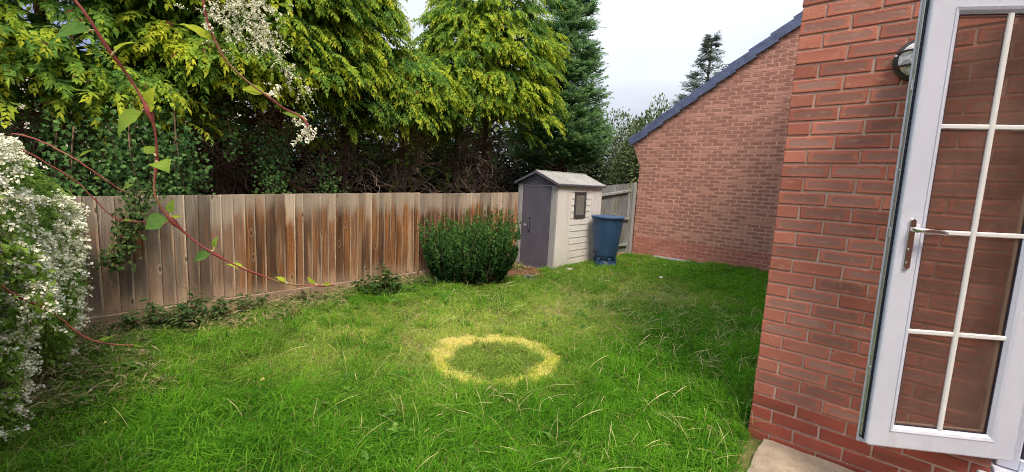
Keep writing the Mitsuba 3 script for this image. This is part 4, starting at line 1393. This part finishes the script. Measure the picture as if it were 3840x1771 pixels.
def shoot(name, label, pts, r0, r1, leafs, group=None, flowers=(), first=0, mat='red_stem', big=1.0):
    p = spline(pts, 140)
    cs = np.concatenate([[0], np.cumsum(np.linalg.norm(np.diff(np.array(pts), axis=0), axis=1))])
    where = lambda i: float(np.interp(i + first, np.arange(len(pts)), cs / cs[-1]))
    leafs = [(where(i), np.asarray(v) * big, w_ * big, m_, u_) for i, v, w_, m_, u_ in leafs]
    flowers = [(where(i), v, l_) for i, v, l_ in flowers]
    wob = (np.stack([meshkit.noise(p * 22, 3), meshkit.noise(p * 22, 4), meshkit.noise(p * 22, 5)], 1) - .5) * .009
    s_ = np.linspace(0, 1, len(p))
    rad = r0 + (r1 - r0) * s_
    for (i, *_r) in leafs:
        rad = rad * (1 + .5 * np.exp(-((s_ - i) / .008) ** 2))          # swollen nodes
    put(name + '__stem', tube(p + wob, rad, 9), mat, smooth=True)
    for (i, vec, W, m_, up) in leafs:
        a = p[min(139, int(i * 139))]
        vec = np.asarray(vec, float)
        L = np.linalg.norm(vec)
        stalk = a + vec * .22 + np.array([0, 0, .12 * L])
        put(name + '__leaf_stalk', tube(spline([a, a + vec * .10 + [0, 0, .10 * L], stalk], 7), np.linspace(.0014, .0009, 7), 6), 'pale_stem', smooth=True)
        put(name + '__leaf', one_leaf(stalk, stalk + vec, up, W), m_, smooth=True)
    for (i, vec, L) in flowers:
        a = p[min(139, int(i * 139))]
        k = 16 if L > .03 else 8
        O = a + np.asarray(vec) * np.linspace(.15, 1, k)[:, None] + rng.normal(0, .004, (k, 3))
        V_, F_, m_ = flower_sprays(O, nrm(rng.normal(0, .5, (k, 3)) + nrm(vec)), np.full(k, L * .3), 8, int(i * 1000) + 5, .0030, .0016)
        put(name + '__flower_spray', (V_, F_), 'petal', color=np.repeat(np.tile([.86, .86, .72], (m_, 1)), 4, 0))
    tag(name, label, 'climber shoot', group)


# directions in the picture plane: r right, u up, toward the viewer -f
def pv(rx, uy, tow=0.0):
    return _r * rx + np.array([0, 0, 1.0]) * uy - _f * tow


K = 0.86          # the shoots hang a little nearer than 0.75 m
near_ = lambda q, k: (CAM + (np.array(q) - CAM) * k).tolist()
B1 = [[-.281, -2.748, 1.641], [-.279, -2.73, 1.606], [-.278, -2.714, 1.572], [-.276, -2.698, 1.541], [-.274, -2.684, 1.507], [-.274, -2.683, 1.466], [-.274, -2.686, 1.423], [-.273, -2.681, 1.396], [-.271, -2.667, 1.374], [-.266, -2.642, 1.347], [-.258, -2.61, 1.317], [-.249, -2.577, 1.293], [-.239, -2.547, 1.278], [-.227, -2.515, 1.27], [-.207, -2.472, 1.27]]
B2_ = [[-.262, -2.626, 1.678], [-.261, -2.622, 1.648], [-.259, -2.613, 1.624], [-.255, -2.598, 1.595], [-.25, -2.58, 1.579], [-.241, -2.552, 1.561], [-.233, -2.53, 1.546], [-.225, -2.51, 1.537], [-.222, -2.505, 1.525]]
b1 = [near_(q, K) for q in B1]
b2 = [near_(q, K) for q in B2_]
b1 = [[-.60, -2.98, 1.93], [-.36, -2.86, 1.75]] + b1
b2 = [[-.50, -2.95, 2.02], [-.28, -2.74, 1.82]] + b2
EYE = -_f
shoot('climber_shoot', 'long red climber shoot trailing down across the fence, leaves along it', b1, .0020, .0009, [
    (1.15, pv(-.036, -.014, .0), .026, 'grown_leaf', EYE + [0, 0, .9]), (1.7, pv(.018, .008, 0), .012, 'bright_leaf', [0, 0, 1.0] + EYE * .5),
    (3.7, pv(-.020, -.024, .004), .020, 'young_leaf', EYE + [.0, -.3, .5]), (3.72, pv(.007, .016, .0), .011, 'bright_leaf', EYE), (3.65, pv(.006, .003, .0), .009, 'bright_leaf', EYE),
    (5.3, pv(.018, -.010, .01), .017, 'young_leaf', EYE * .6 + [0, 0, 1.0]), (5.25, pv(-.009, .006, 0), .010, 'young_leaf', [0, 0, 1.0] + EYE),
    (7.9, pv(-.017, -.012, .004), .017, 'grown_leaf', EYE + [0, 0, .2]), (7.95, pv(.004, .014, 0), .009, 'young_leaf', EYE), (8.0, pv(.010, .001, 0), .003, 'bright_leaf', EYE),
    (9.6, pv(-.014, -.011, .004), .009, 'grown_leaf', EYE), (9.65, pv(.004, .012, 0), .006, 'young_leaf', EYE),
    (10.9, pv(-.018, .003, 0), .007, 'bright_leaf', [0, 0, 1.0] + EYE * .5), (12.6, pv(-.011, .005, 0), .006, 'bright_leaf', [0, 0, 1.0] + EYE * .5), (13.6, pv(-.009, .007, 0), .005, 'bright_leaf', EYE), (13.8, pv(.009, .001, 0), .004, 'bright_leaf', EYE)], first=2, big=1.25)
shoot('climber_shoot_001', 'shorter red climber shoot curving down at upper left with white flowers', b2, .0021, .0012, [
    (2.4, pv(-.030, .014, .002), .011, 'bright_leaf', [0, 0, 1.0] + EYE * .8), (5.1, pv(-.024, .003, .0), .011, 'bright_leaf', EYE + [0, 0, .3]), (7.9, pv(-.022, .004, 0), .006, 'young_leaf', EYE)],
    flowers=[(1.2, pv(.003, .022, 0), .022), (1.7, pv(-.006, .012, 0), .016), (5.0, pv(.010, .012, 0), .014), (8, pv(-.014, .004, 0), .016), (8, pv(-.014, -.020, 0), .022), (8, pv(.000, -.022, 0), .020), (8, pv(.004, -.014, 0), .016)], first=2, big=1.25)
p3 = [[-2.53, -3.05, .98], [-2.53, -2.96, .93], [-2.532, -2.846, .786], [-2.533, -2.786, .736], [-2.531, -2.711, .639], [-2.529, -2.652, .553], [-2.524, -2.574, .502], [-2.514, -2.466, .465]]
shoot('climber_shoot_002', 'brown shoot drooping out of the flowering climber towards the grass', p3, .007, .003, [
    (2.5, pv(.05, -.05, 0), .035, 'young_leaf', EYE), (3.3, pv(-.05, .06, 0), .03, 'young_leaf', EYE), (5.6, pv(.07, .02, 0), .02, 'young_leaf', EYE), (6.8, pv(.08, -.01, 0), .012, 'young_leaf', EYE)])
p4 = [[-3.6, -2.9, 1.55], [-3.133, -2.775, 1.47], [-3.13, -2.673, 1.388], [-3.127, -2.597, 1.31], [-3.122, -2.519, 1.192], [-3.114, -2.435, 1.098], [-3.101, -2.324, 1.083], [-3.087, -2.227, 1.062], [-3.08, -2.186, 1.088]]
shoot('climber_shoot_003', 'thin red shoot reaching from the climber along the top of the fence', p4, .006, .0025, [
    (5.2, pv(.05, .0, 0), .018, 'young_leaf', EYE), (7.2, pv(.03, .03, 0), .014, 'young_leaf', EYE)])
p5 = [[-3.9, -2.85, 1.60], [-3.6, -2.66, 1.52], [-3.52, -2.52, 1.40], [-3.5, -2.42, 1.30], [-3.5, -2.34, 1.245]]
shoot('climber_shoot_004', 'reddish shoot slanting down above the left end of the fence', p5, .006, .004, [(1.6, pv(.10, .05, 0), .02, 'young_leaf', EYE), (2.6, pv(-.06, -.01, 0), .02, 'young_leaf', EYE), (3.6, pv(.08, .03, 0), .02, 'young_leaf', EYE)])

# ------------------------------------------------------------------ the clipped shrub by the shed
tag('garden_shrub', 'dense dark green shrub in front of the fence beside the shed', 'shrub')
SC = np.array([-3.96, 1.36, -.05])
right = nrm(np.array([5.88 - 0, 0, 0]) * 0 + np.array([.72, .69, 0]))
tow = np.array([.69, -.72, 0])
st, LP, LD, LN, LS, LC = [], [], [], [], [], []
r_ = np.random.default_rng(81)
for i in range(760):
    a = r_.uniform(0, 2 * np.pi)
    q = math.sqrt(r_.uniform(0, 1))
    ex, ey = math.cos(a) * q, math.sin(a) * q
    base = SC + right * ex * .33 + tow * ey * .22
    hz_ = (.80 + .14 * ex + .13 * r_.normal()) * (1 - .22 * q ** 3.0) if r_.uniform() < .6 else r_.uniform(.15, .86)
    wd = .73 * (.40 + .60 * min(1, (hz_ / .62)) ** 1.1)
    tip = SC + right * ex * wd + tow * ey * .52 * (.5 + .5 * min(1, hz_ / .5)) + np.array([0, 0, hz_ + .05])
    mid = (base + tip) / 2 + (right * ex + tow * ey) * .10 - np.array([0, 0, .05])
    p = spline([base, mid, tip], 14)
    if i % 5 == 0:
        st.append(tube(p[:9], np.linspace(.006, .003, 9), 4, cap=False))
    n = 40
    t = r_.uniform(.30, 1.0, n)
    k = np.clip((t * 13).astype(int), 0, 12)
    pt = p[k] + (p[k + 1] - p[k]) * (t * 13 - k)[:, None]
    dd = nrm(p[k + 1] - p[k])
    LP.append(pt)
    LD.append(nrm(dd * .8 + r_.normal(0, .45, (n, 3)) + [0, 0, .15]))
    LN.append(nrm(r_.normal(0, .5, (n, 3)) + np.array([0, 0, .7]) + tow * .45))
    LS.append(r_.uniform(.028, .066, n) * (1.1 - .25 * t))
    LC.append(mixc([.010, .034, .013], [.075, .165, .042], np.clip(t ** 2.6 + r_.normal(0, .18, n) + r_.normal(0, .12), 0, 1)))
for i in range(46):                     # stray shoots standing out of the outline
    a = r_.uniform(0, 2 * np.pi)
    o = SC + right * math.cos(a) * .62 + tow * math.sin(a) * .42 + [0, 0, r_.uniform(.55, .86)]
    dd = nrm(right * math.cos(a) * .5 + tow * math.sin(a) * .4 + [0, 0, 1.0] + r_.normal(0, .25, 3))
    L = r_.uniform(.10, .24)
    n = 16
    t = r_.uniform(0, 1, n)
    LP.append(o + dd * (L * t)[:, None])
    LD.append(nrm(dd * .7 + r_.normal(0, .5, (n, 3))))
    LN.append(nrm(r_.normal(0, .5, (n, 3)) + np.array([0, 0, .7])))
    LS.append(r_.uniform(.025, .05, n))
    LC.append(mixc([.03, .08, .02], [.13, .25, .06], r_.uniform(0, 1, n)))
    st.append(tube(np.array([o - dd * .2, o, o + dd * L]), [.003, .0025, .001], 4, cap=False))
LP, LD, LN, LS, LC = np.vstack(LP), np.vstack(LD), np.vstack(LN), np.concatenate(LS), np.vstack(LC)
gap = meshkit.fbm(LP * 5.2, 3, 13) > .36
LP, LD, LN, LS, LC = LP[gap], LD[gap], LN[gap], LS[gap], LC[gap]
V_, F_ = leaves2(LP, LD, LN, LS, LS * .46, .5)
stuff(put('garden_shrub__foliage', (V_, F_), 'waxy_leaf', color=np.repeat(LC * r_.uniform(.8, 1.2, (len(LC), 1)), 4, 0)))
put('garden_shrub__stems', join(st), 'bark', smooth=True)


# ------------------------------------------------------------------ weeds along the foot of the fence
def weed(name, label, x, y, rx, ry, h, n, cols, seed, L=(.04, .07), W=.42, cat='weed plant'):
    r_ = np.random.default_rng(seed)
    gz = float(ground_z(x, y))
    P_, D_, N_, st = [], [], [], []
    for i in range(n):
        a, q = r_.uniform(0, 2 * np.pi), math.sqrt(r_.uniform(0, 1))
        b = np.array([x + rx * q * math.cos(a) * .8, y + ry * q * math.sin(a) * .8, gz - .01])
        hh = h * (1 - .55 * q * q) * r_.uniform(.55, 1.1)
        e = b + [rx * .35 * math.cos(a) * q, ry * .35 * math.sin(a) * q, hh]
        p = spline([b, (b + e) / 2 + r_.normal(0, .012, 3), e], 9)
        st.append(tube(p, np.linspace(.003, .0014, 9), 4, cap=False))
        m = 12
        k = r_.integers(2, 9, m)
        aa = r_.uniform(0, 2 * np.pi, m)
        P_.append(p[k])
        D_.append(np.c_[np.cos(aa), np.sin(aa), r_.uniform(-.2, .6, m)])
        N_.append(np.tile([0, 0, 1.0], (m, 1)) + r_.normal(0, .35, (m, 3)))
    P_, D_, N_ = np.vstack(P_), np.vstack(D_), np.vstack(N_)
    ln = r_.uniform(*L, len(P_))
    V_, F_ = leaves4(P_, D_, N_, ln, ln * W, bend=.2)
    c = mixc(cols[0], cols[1], r_.uniform(0, 1, len(P_))) * r_.uniform(.8, 1.2, (len(P_), 1))
    stuff(put(name + '__leaves', (V_, F_), 'leaf_matter', color=np.repeat(c, 5, 0)))
    stuff(put(name + '__stems', join(st), 'bark', smooth=True))
    tag(name, label, cat)


WD = ([.050, .11, .038], [.16, .235, .085])
weed('weed_plant', 'low spreading dark weed clump at the foot of the fence near the climber', -4.08, -2.00, .16, .36, .33, 64, WD, 91, (.05, .085))
weed('weed_plant_001', 'small weed tuft at the fence foot right of the largest clump', -4.12, -1.42, .09, .15, .26, 18, WD, 92)
weed('weed_plant_002', 'leafy upright weed at the fence foot below the tip of the long shoot', -4.02, -.04, .18, .26, .40, 36, ([.04, .085, .026], [.115, .20, .055]), 93, (.05, .085), .6)
weed('weed_plant_003', 'low bright weed in front of the leafy upright weed', -3.85, .12, .16, .20, .13, 18, ([.06, .12, .03], [.15, .24, .06]), 94, (.05, .08), .55)
weed('weed_plant_004', 'thin straggling weed near the middle of the fence foot', -4.18, -.92, .08, .28, .20, 16, ([.055, .085, .035], [.16, .18, .08]), 95)
weed('weed_plant_005', 'small silvery green plant on the soil before the shed', -3.58, 2.30, .12, .15, .09, 16, ([.12, .19, .13], [.25, .34, .25]), 96, (.04, .07), .55)
weed('weed_plant_006', 'sparse weed growing at the left foot of the dark shrub', -4.15, .78, .10, .16, .20, 16, WD, 97)

# ------------------------------------------------------------------ grass
def lawn_points(n, seed, x0=-4.5, x1=.35, y0=-3.1, y1=6.5):
    r_ = np.random.default_rng(seed)
    x, y = r_.uniform(x0, x1, n), r_.uniform(y0, y1, n)
    fx = FA[0] + (y - FA[1]) * (FB[0] - FA[0]) / (FB[1] - FA[1])
    edge = x - fx
    bed = .20 + .16 * meshkit.fbm(np.c_[x * 2, y * 2, 0 * x], 2, 31) + np.clip(-1.2 - y, 0, 1) * .16
    ok = edge > bed
    ok &= ~((x > -.01) & (y > -.01)) & ~((x > .03) & (y > -.70))
    ok &= ~((x > SX - SW - .25) & (x < SX + .03) & (y > SY - .04) & (y < SY + SD + .03))
    ok &= ~((x < SX - .1) & (y > SY - .3))
    ok &= ~((np.hypot(x + 4.15, y - 2.55) + .25 * (meshkit.fbm(np.c_[x * 3, y * 3, 0 * x], 2, 5) - .5)) < .52)
    ok &= np.hypot(x - BX, y - BY) > .21
    ok &= ~((y < -2.72 - .3 * (meshkit.fbm(np.c_[x * 2, y * 2, 0 * x], 2, 7) - .5)) & (x < -2.9))
    ok &= y < YG - .03
    # nothing behind the lens
    ok &= ((np.c_[x, y, 0 * x] - CAM) @ _f) > .15
    d = np.hypot(x - CAM[0], y - CAM[1])
    ok &= r_.uniform(size=n) < np.clip(3.6 / d, .33, 1)
    return x[ok], y[ok], d[ok], r_


def blades(x, y, h, w, lean, az, col, r_, z=None):
    n = len(x)
    z = ground_z(x, y) if z is None else z
    b = np.c_[x, y, z - .004]
    d = np.c_[np.cos(az), np.sin(az), np.zeros(n)]
    faz = az + np.pi / 2 + r_.normal(0, .5, n)
    s = np.c_[np.cos(faz), np.sin(faz), np.zeros(n)] * (w / 2)[:, None]
    m = b + np.array([0, 0, 1]) * (h * .62)[:, None] + d * (h * lean * .30)[:, None]
    t = b + np.array([0, 0, 1]) * (h * np.maximum(.12, 1 - .42 * lean ** 1.5))[:, None] + d * (h * lean * .95)[:, None]
    V_ = np.stack([b - s, b + s, m + s * .8, m - s * .8, t], 1).reshape(-1, 3)
    F_ = ((np.arange(n) * 5)[:, None, None] + np.array([[0, 1, 2], [0, 2, 3], [3, 2, 4]])).reshape(-1, 3)
    return V_, F_, np.repeat(col, 5, 0)


def in_ring(x, y):
    dx, dy = x - RING[0], y - RING[1]
    a = np.arctan2(dy, dx)
    q = np.hypot(dx, dy) + .035 * (meshkit.noise(np.c_[np.cos(a) * 3, np.sin(a) * 3, 0 * a + 2], 4) - .5) + .10 * (meshkit.noise(np.c_[x * 11, y * 11, 0 * a], 5) - .5) + .05 * (meshkit.noise(np.c_[x * 31, y * 31, 0 * a], 6) - .5)
    return q


x, y, d, r_ = lawn_points(430000, 201)
q = in_ring(x, y)
band = (q > .392) & (q < .522)
bare = np.clip((meshkit.fbm(np.c_[x * 6, y * 6, 0 * x], 3, 91) - .52) * 6, 0, 1) * np.clip(patchy(x, y) * 1.6 - .2, 0, 1)
keep = (~band | (r_.uniform(size=len(x)) < .10)) & (r_.uniform(size=len(x)) > bare * .75)
x, y, d, q = x[keep], y[keep], d[keep], q[keep]
n = len(x)
pt = patchy(x, y)
cl = meshkit.fbm(np.c_[x * 5.5, y * 5.5, 0 * x], 3, 41)
cl2 = meshkit.noise(np.c_[x * 17, y * 17, 0 * x], 42)
inner = q < .392
h = (.040 + .085 * np.clip(cl * 1.6 - .35, 0, 1) + .040 * cl2) * (1.12 - .45 * pt) * r_.uniform(.55, 1.3, n)
h = np.where(inner, h * (.6 + .5 * cl2), h)
nearwall = np.exp(-np.maximum(0, -x - .02) / .22) * (y > -1.2)
h *= 1 + .8 * nearwall * (y > .02) - .35 * ((x > -.14) & (y < .02))
lean = np.clip(r_.normal(.95, .38, n), .1, 1.9)
flow = (meshkit.fbm(np.c_[x * 2.1, y * 2.1, 0 * x], 2, 43) - .5) * 9 + 1.0
az = np.where((x > -.14) & (y < .1), np.pi + r_.normal(0, .7, n), flow + r_.normal(0, 1.0, n))
w = (.0032 + .0032 * r_.uniform(size=n) ** 2) * np.clip(.62 + d * .125, .9, 1.9)
lushc = mixc([.030, .150, .010], [.135, .375, .022], np.clip(cl * 1.3 + .7 * (cl2 - .5) - .15 + r_.normal(0, .25, n), 0, 1))
thinc = mixc([.29, .46, .065], [.54, .63, .14], np.clip(r_.uniform(0, 1, n), 0, 1))
col = mixc(lushc, thinc, np.clip(pt * 1.0 + r_.normal(0, .16, n), 0, 1))
straw = r_.uniform(size=n) < (.03 + .12 * pt)
col[straw] = mixc([.34, .29, .12], [.52, .45, .22], r_.uniform(size=straw.sum()))
mossy = mixc([.13, .27, .040], [.36, .47, .10], r_.uniform(size=n))
col = np.where(inner[:, None], mossy * (.75 + .5 * cl2)[:, None] * .7 + col * .3, col)
col *= r_.uniform(.8, 1.2, (n, 1))
V_, F_, C_ = blades(x, y, h, w, lean, az, col, r_)
F_ = F_.reshape(-1, 3, 3)
far_ = d > 4.6                            # far blades lose their lower half to the turf: two triangles do
F_ = np.vstack([F_[~far_].reshape(-1, 3), F_[far_][:, 1:].reshape(-1, 3)])
put('grass', (V_, F_), 'leaf_matter', color=C_)
tag('grass', 'uneven green lawn grass with thin yellowish patches', 'grass', kind='stuff')

# coarse tufts: longer, broader blades in bunches
tx, ty, td, r_ = lawn_points(9000, 207)
kk = meshkit.fbm(np.c_[tx * 1.7, ty * 1.7, 0 * tx], 3, 71)
ok = (r_.uniform(size=len(tx)) < np.clip(kk * 2.6 - .9, 0, 1) * (1 - .6 * patchy(tx, ty))) & (in_ring(tx, ty) > .60)
tx, ty = tx[ok], ty[ok]
rep_ = 16
n = len(tx) * rep_
tid = np.repeat(np.arange(len(tx)), rep_)
x, y = tx[tid] + r_.normal(0, .022, n), ty[tid] + r_.normal(0, .022, n)
az = np.arctan2(y - ty[tid], x - tx[tid]) + r_.normal(0, .5, n) + r_.normal(0, .5, len(tx))[tid]
h = r_.uniform(.09, .17, len(tx))[tid] * r_.uniform(.6, 1.2, n)
tt = r_.uniform(0, 1, len(tx))[tid]
col = mixc([.040, .170, .014], [.20, .43, .040], np.clip(tt * .7 + r_.normal(.15, .18, n), 0, 1)) * r_.uniform(.8, 1.2, (n, 1))
V_, F_, C_ = blades(x, y, h, r_.uniform(.0045, .0075, n), np.clip(r_.normal(1.25, .35, n), .3, 2.0), az, col, r_)
put('tufted_grass', (V_, F_), 'leaf_matter', color=C_)
tag('tufted_grass', 'coarser long bladed grass tufts scattered through the lawn', 'grass', kind='stuff')

# the bleached ring
m = 52000
a, rr = r_.uniform(0, 2 * np.pi, m), np.sqrt(r_.uniform(.30 ** 2, .60 ** 2, m))
x, y = RING[0] + rr * np.cos(a), RING[1] + rr * np.sin(a)
q = in_ring(x, y)
ok = (q > .352) & (q < .545) & (r_.uniform(size=m) < np.clip(1.25 - np.abs(q - .457) / .082, .05, 1) * np.clip(1.6 - 2.2 * meshkit.noise(np.c_[x * 23, y * 23, 0 * x], 8),   .40, 1))
x, y, a, q = x[ok], y[ok], a[ok], q[ok]
n = len(x)
tone = np.clip(meshkit.fbm(np.c_[x * 7, y * 7, 0 * x], 3, 51) * 1.5 - .35 + r_.normal(0, .2, n), 0, 1)
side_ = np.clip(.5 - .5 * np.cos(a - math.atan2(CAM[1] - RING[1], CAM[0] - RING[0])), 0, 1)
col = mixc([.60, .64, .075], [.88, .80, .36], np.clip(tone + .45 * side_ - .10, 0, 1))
col *= r_.uniform(.8, 1.18, (n, 1))
V_, F_, C_ = blades(x, y, r_.uniform(.022, .060, n), np.full(n, .0042), np.clip(r_.normal(1.25, .4, n), .2, 2), r_.uniform(0, 2 * np.pi, n), col, r_)
put('yellow_grass', (V_, F_), 'leaf_matter', color=C_)
tag('yellow_grass', 'ring of bleached yellow grass in the middle of the lawn', 'grass ring', kind='stuff')

# tall pale flowering stalks
x, y, d, r_ = lawn_points(52000, 203)
k_ = meshkit.fbm(np.c_[x * 1.3, y * 1.3, 0 * x], 3, 61)
zone = .12 + 1.6 * np.exp(-(((x + 1.5) / .9) ** 2 + ((y - 2.2) / 1.6) ** 2)) + .26 * np.exp(-(((x + 1.0) / 1.0) ** 2 + ((y + 1.3) / .8) ** 2)) + .35 * np.exp(-(((x + .4) / .5) ** 2 + ((y - .5) / 2) ** 2)) + .25 * np.exp(-(((x + 3.2) / .8) ** 2 + ((y - .8) / 1.2) ** 2))
ok = r_.uniform(size=len(x)) < zone * np.clip(k_ * 2 - .4, 0, 1) * .30
ok &= (np.abs(in_ring(x, y) - .3) > .3)
x, y = x[ok], y[ok]
st, cs = [], []
for i in range(len(x)):
    L = r_.uniform(.10, .27)
    az_ = r_.uniform(0, 2 * np.pi)
    ln_ = r_.uniform(.3, 1.35)
    s = np.linspace(0, 1, 6)
    gz = float(ground_z(x[i], y[i]))
    out = L * (ln_ * .35 * s + ln_ * .55 * s ** 2)
    zz = L * (s - .38 * ln_ * s ** 2)
    side = r_.normal(0, .05) * L * s ** 2
    p = np.c_[x[i] + math.cos(az_) * out - math.sin(az_) * side, y[i] + math.sin(az_) * out + math.cos(az_) * side, gz + np.maximum(zz, .01)]
    rad = np.array([.0011, .0010, .0009, .0010, .0019, .0008]) if i % 2 else np.linspace(.0013, .0005, 6)
    v_, f_ = tube(p, rad * r_.uniform(.9, 1.35), 3, cap=False)
    st.append((v_, f_))
    c_ = mixc([.34, .40, .13], [.66, .57, .33], r_.uniform())
    cs.append(np.tile(c_, (len(v_), 1)))
put('grass_stalks', join(st), 'plain_matter', smooth=True, color=np.vstack(cs))
tag('grass_stalks', 'thin straw coloured flowering stalks standing in the lawn', 'grass stalks', kind='stuff')

# litter of dry stems, old leaves and low seedlings along the foot of the fence and below the climber
r_ = np.random.default_rng(205)
n = 10500
y = r_.uniform(-2.9, 3.0, n)
fx = FA[0] + (y - FA[1]) * (FB[0] - FA[0]) / (FB[1] - FA[1])
wdt = np.where(y < -.6, .58, .36) * (.75 + .6 * meshkit.noise(np.c_[y * 2, 0 * y, 0 * y], 3))
x = fx + .05 + wdt * r_.uniform(0, 1, n) ** .9
m = 2600
x = np.concatenate([x, r_.uniform(-4.2, -2.7, m)])
y = np.concatenate([y, -2.90 + .62 * r_.uniform(0, 1, m) ** 1.3])
n = len(x)
P_ = np.c_[x, y, ground_z(x, y) + r_.uniform(.0, 1.0, n) ** 1.6 * .11]
D = np.c_[r_.normal(size=n), r_.normal(size=n), r_.normal(0, .45, n)]
N = np.c_[r_.normal(0, .5, n), r_.normal(0, .5, n), np.ones(n)]
dry = r_.uniform(size=n) < .55
ln = np.where(dry, r_.uniform(.05, .16, n), r_.uniform(.03, .06, n))
wd = np.where(dry, r_.uniform(.004, .012, n), ln * .45)
c = np.where(dry[:, None], mixc([.22, .165, .09], [.66, .56, .34], r_.uniform(0, 1, n)), mixc([.08, .15, .04], [.24, .33, .09], r_.uniform(0, 1, n)))
V_, F_ = leaves4(P_, D, N, ln, wd, bend=.2)
put('dry_litter', (V_, F_), 'leaf_matter', color=np.repeat(c, 5, 0))
tag('dry_litter', 'dry stems, dead leaves and seedlings along the foot of the fence', 'plant litter', kind='stuff')

# clover and plantain leaves that show in the turf
wx, wy, wd_, r_ = lawn_points(1500, 211)
kk = meshkit.fbm(np.c_[wx * 1.1 + 7, wy * 1.1, 0 * wx], 3, 81)
ok = (kk > .50) & (r_.uniform(size=len(wx)) < .55) & (in_ring(wx, wy) > .58)
wx, wy = wx[ok], wy[ok]
m = 9
tid = np.repeat(np.arange(len(wx)), m)
n = len(tid)
a = r_.uniform(0, 2 * np.pi, n)
P_ = np.c_[wx[tid] + r_.normal(0, .02, n), wy[tid] + r_.normal(0, .02, n), ground_z(wx, wy)[tid] + r_.uniform(.03, .07, n)]
ln = r_.uniform(.022, .065, len(wx))[tid] * r_.uniform(.7, 1.2, n)
V_, F_ = leaves4(P_, np.c_[np.cos(a), np.sin(a), r_.uniform(-.1, .55, n)], np.c_[r_.normal(0, .3, (n, 2)), np.ones(n)], ln, ln * r_.uniform(.4, .75, len(wx))[tid], .15)
col = mixc([.075, .22, .045], [.24, .42, .10], r_.uniform(0, 1, len(wx))[tid]) * r_.uniform(.85, 1.15, (n, 1))
put('clover', (V_, F_), 'leaf_matter', color=np.repeat(col, 5, 0))
tag('clover', 'broad clover and plantain leaves mixed into the lawn', 'lawn weeds', kind='stuff')

# bark chips on the bare soil by the shed
n = 2600
a, q = r_.uniform(0, 2 * np.pi, n), .62 * np.sqrt(r_.uniform(0, 1, n))
x, y = -4.12 + q * np.cos(a), 2.6 + q * np.sin(a)
P_ = np.c_[x, y, ground_z(x, y) + r_.uniform(.002, .015, n)]
V_, F_ = leaves4(P_, np.c_[r_.normal(size=(n, 2)), r_.normal(0, .15, n)], np.c_[r_.normal(0, .3, (n, 2)), np.ones(n)], r_.uniform(.02, .055, n), r_.uniform(.008, .02, n), .1)
put('bark_chips', (V_, F_), 'plain_matter', color=np.repeat(mixc([.10, .05, .03], [.27, .14, .085], r_.uniform(0, 1, n)), 5, 0))
tag('bark_chips', 'reddish brown bark chips on bare soil in front of the shed', 'bark chips', kind='stuff')


# ------------------------------------------------------------------ small things on the lawn
def stone(x, y, rx, ry, rz, seed, up=.3):
    m = trimesh.creation.icosphere(subdivisions=2)
    v = np.array(m.vertices)
    v = v * (1 + .35 * (meshkit.fbm(v * 1.4 + seed, 3, seed)[:, None] - .5)) * [rx, ry, rz]
    v[:, 2] = np.minimum(v[:, 2], rz * .7)
    return v + [x, y, float(ground_z(x, y)) + rz * up], np.array(m.faces)


procmat('pale_stone', lambda p, n, uv: mix((.34, .31, .26), (.58, .55, .49), fbm(p.x * 30, p.y * 30, p.z * 30, 3)), .9)
put('stone', stone(-3.72, 3.20, .10, .07, .03, 1), 'pale_stone', smooth=True)
tag('stone', 'pale broken stone at the near corner of the shed', 'stone')
put('stone_001', stone(-3.70, 3.62, .07, .12, .03, 2), 'pale_stone', smooth=True)
tag('stone_001', 'pale flat stone along the bottom of the shed side wall', 'stone')
put('pebble', stone(-3.10, 1.02, .020, .018, .014, 3, 1.6), 'bar_white', smooth=True)
tag('pebble', 'small white pebble in the grass in front of the dark shrub', 'pebble')
put('pebble_001', stone(-2.2, 4.05, .032, .028, .02, 4, 2.6), 'bar_white', smooth=True)
tag('pebble_001', 'small white pebble in the long grass before the gable wall', 'pebble')
solid('yellow_leaf', (.62, .50, .16), .6)
for k, (x, y, a, L, lab) in enumerate([(-2.52, -1.86, .3, .06, 'fallen yellow leaf on the thin grass left of the ring'), (-2.30, -1.62, 1.9, .045, 'small tan fallen leaf just right of the yellow one'), (-2.55, -2.62, .8, .04, 'fallen yellow leaf near the lower left edge of the lawn')]):
    b = np.array([x, y, float(ground_z(x, y)) + .045])
    nm = 'fallen_leaf' + (f'_{k:03d}' if k else '')
    put(nm, one_leaf(b, b + [L * math.cos(a), L * math.sin(a), .012], [0, -.3, 1.0], L * .6), 'yellow_leaf', smooth=True)
    tag(nm, lab, 'leaf')

if __name__ == '__main__':
    print('triangles', sum(len(meshkit.WRITTEN[d['filename']][1]) for d in scene.values() if isinstance(d, dict) and d.get('type') == 'ply'))
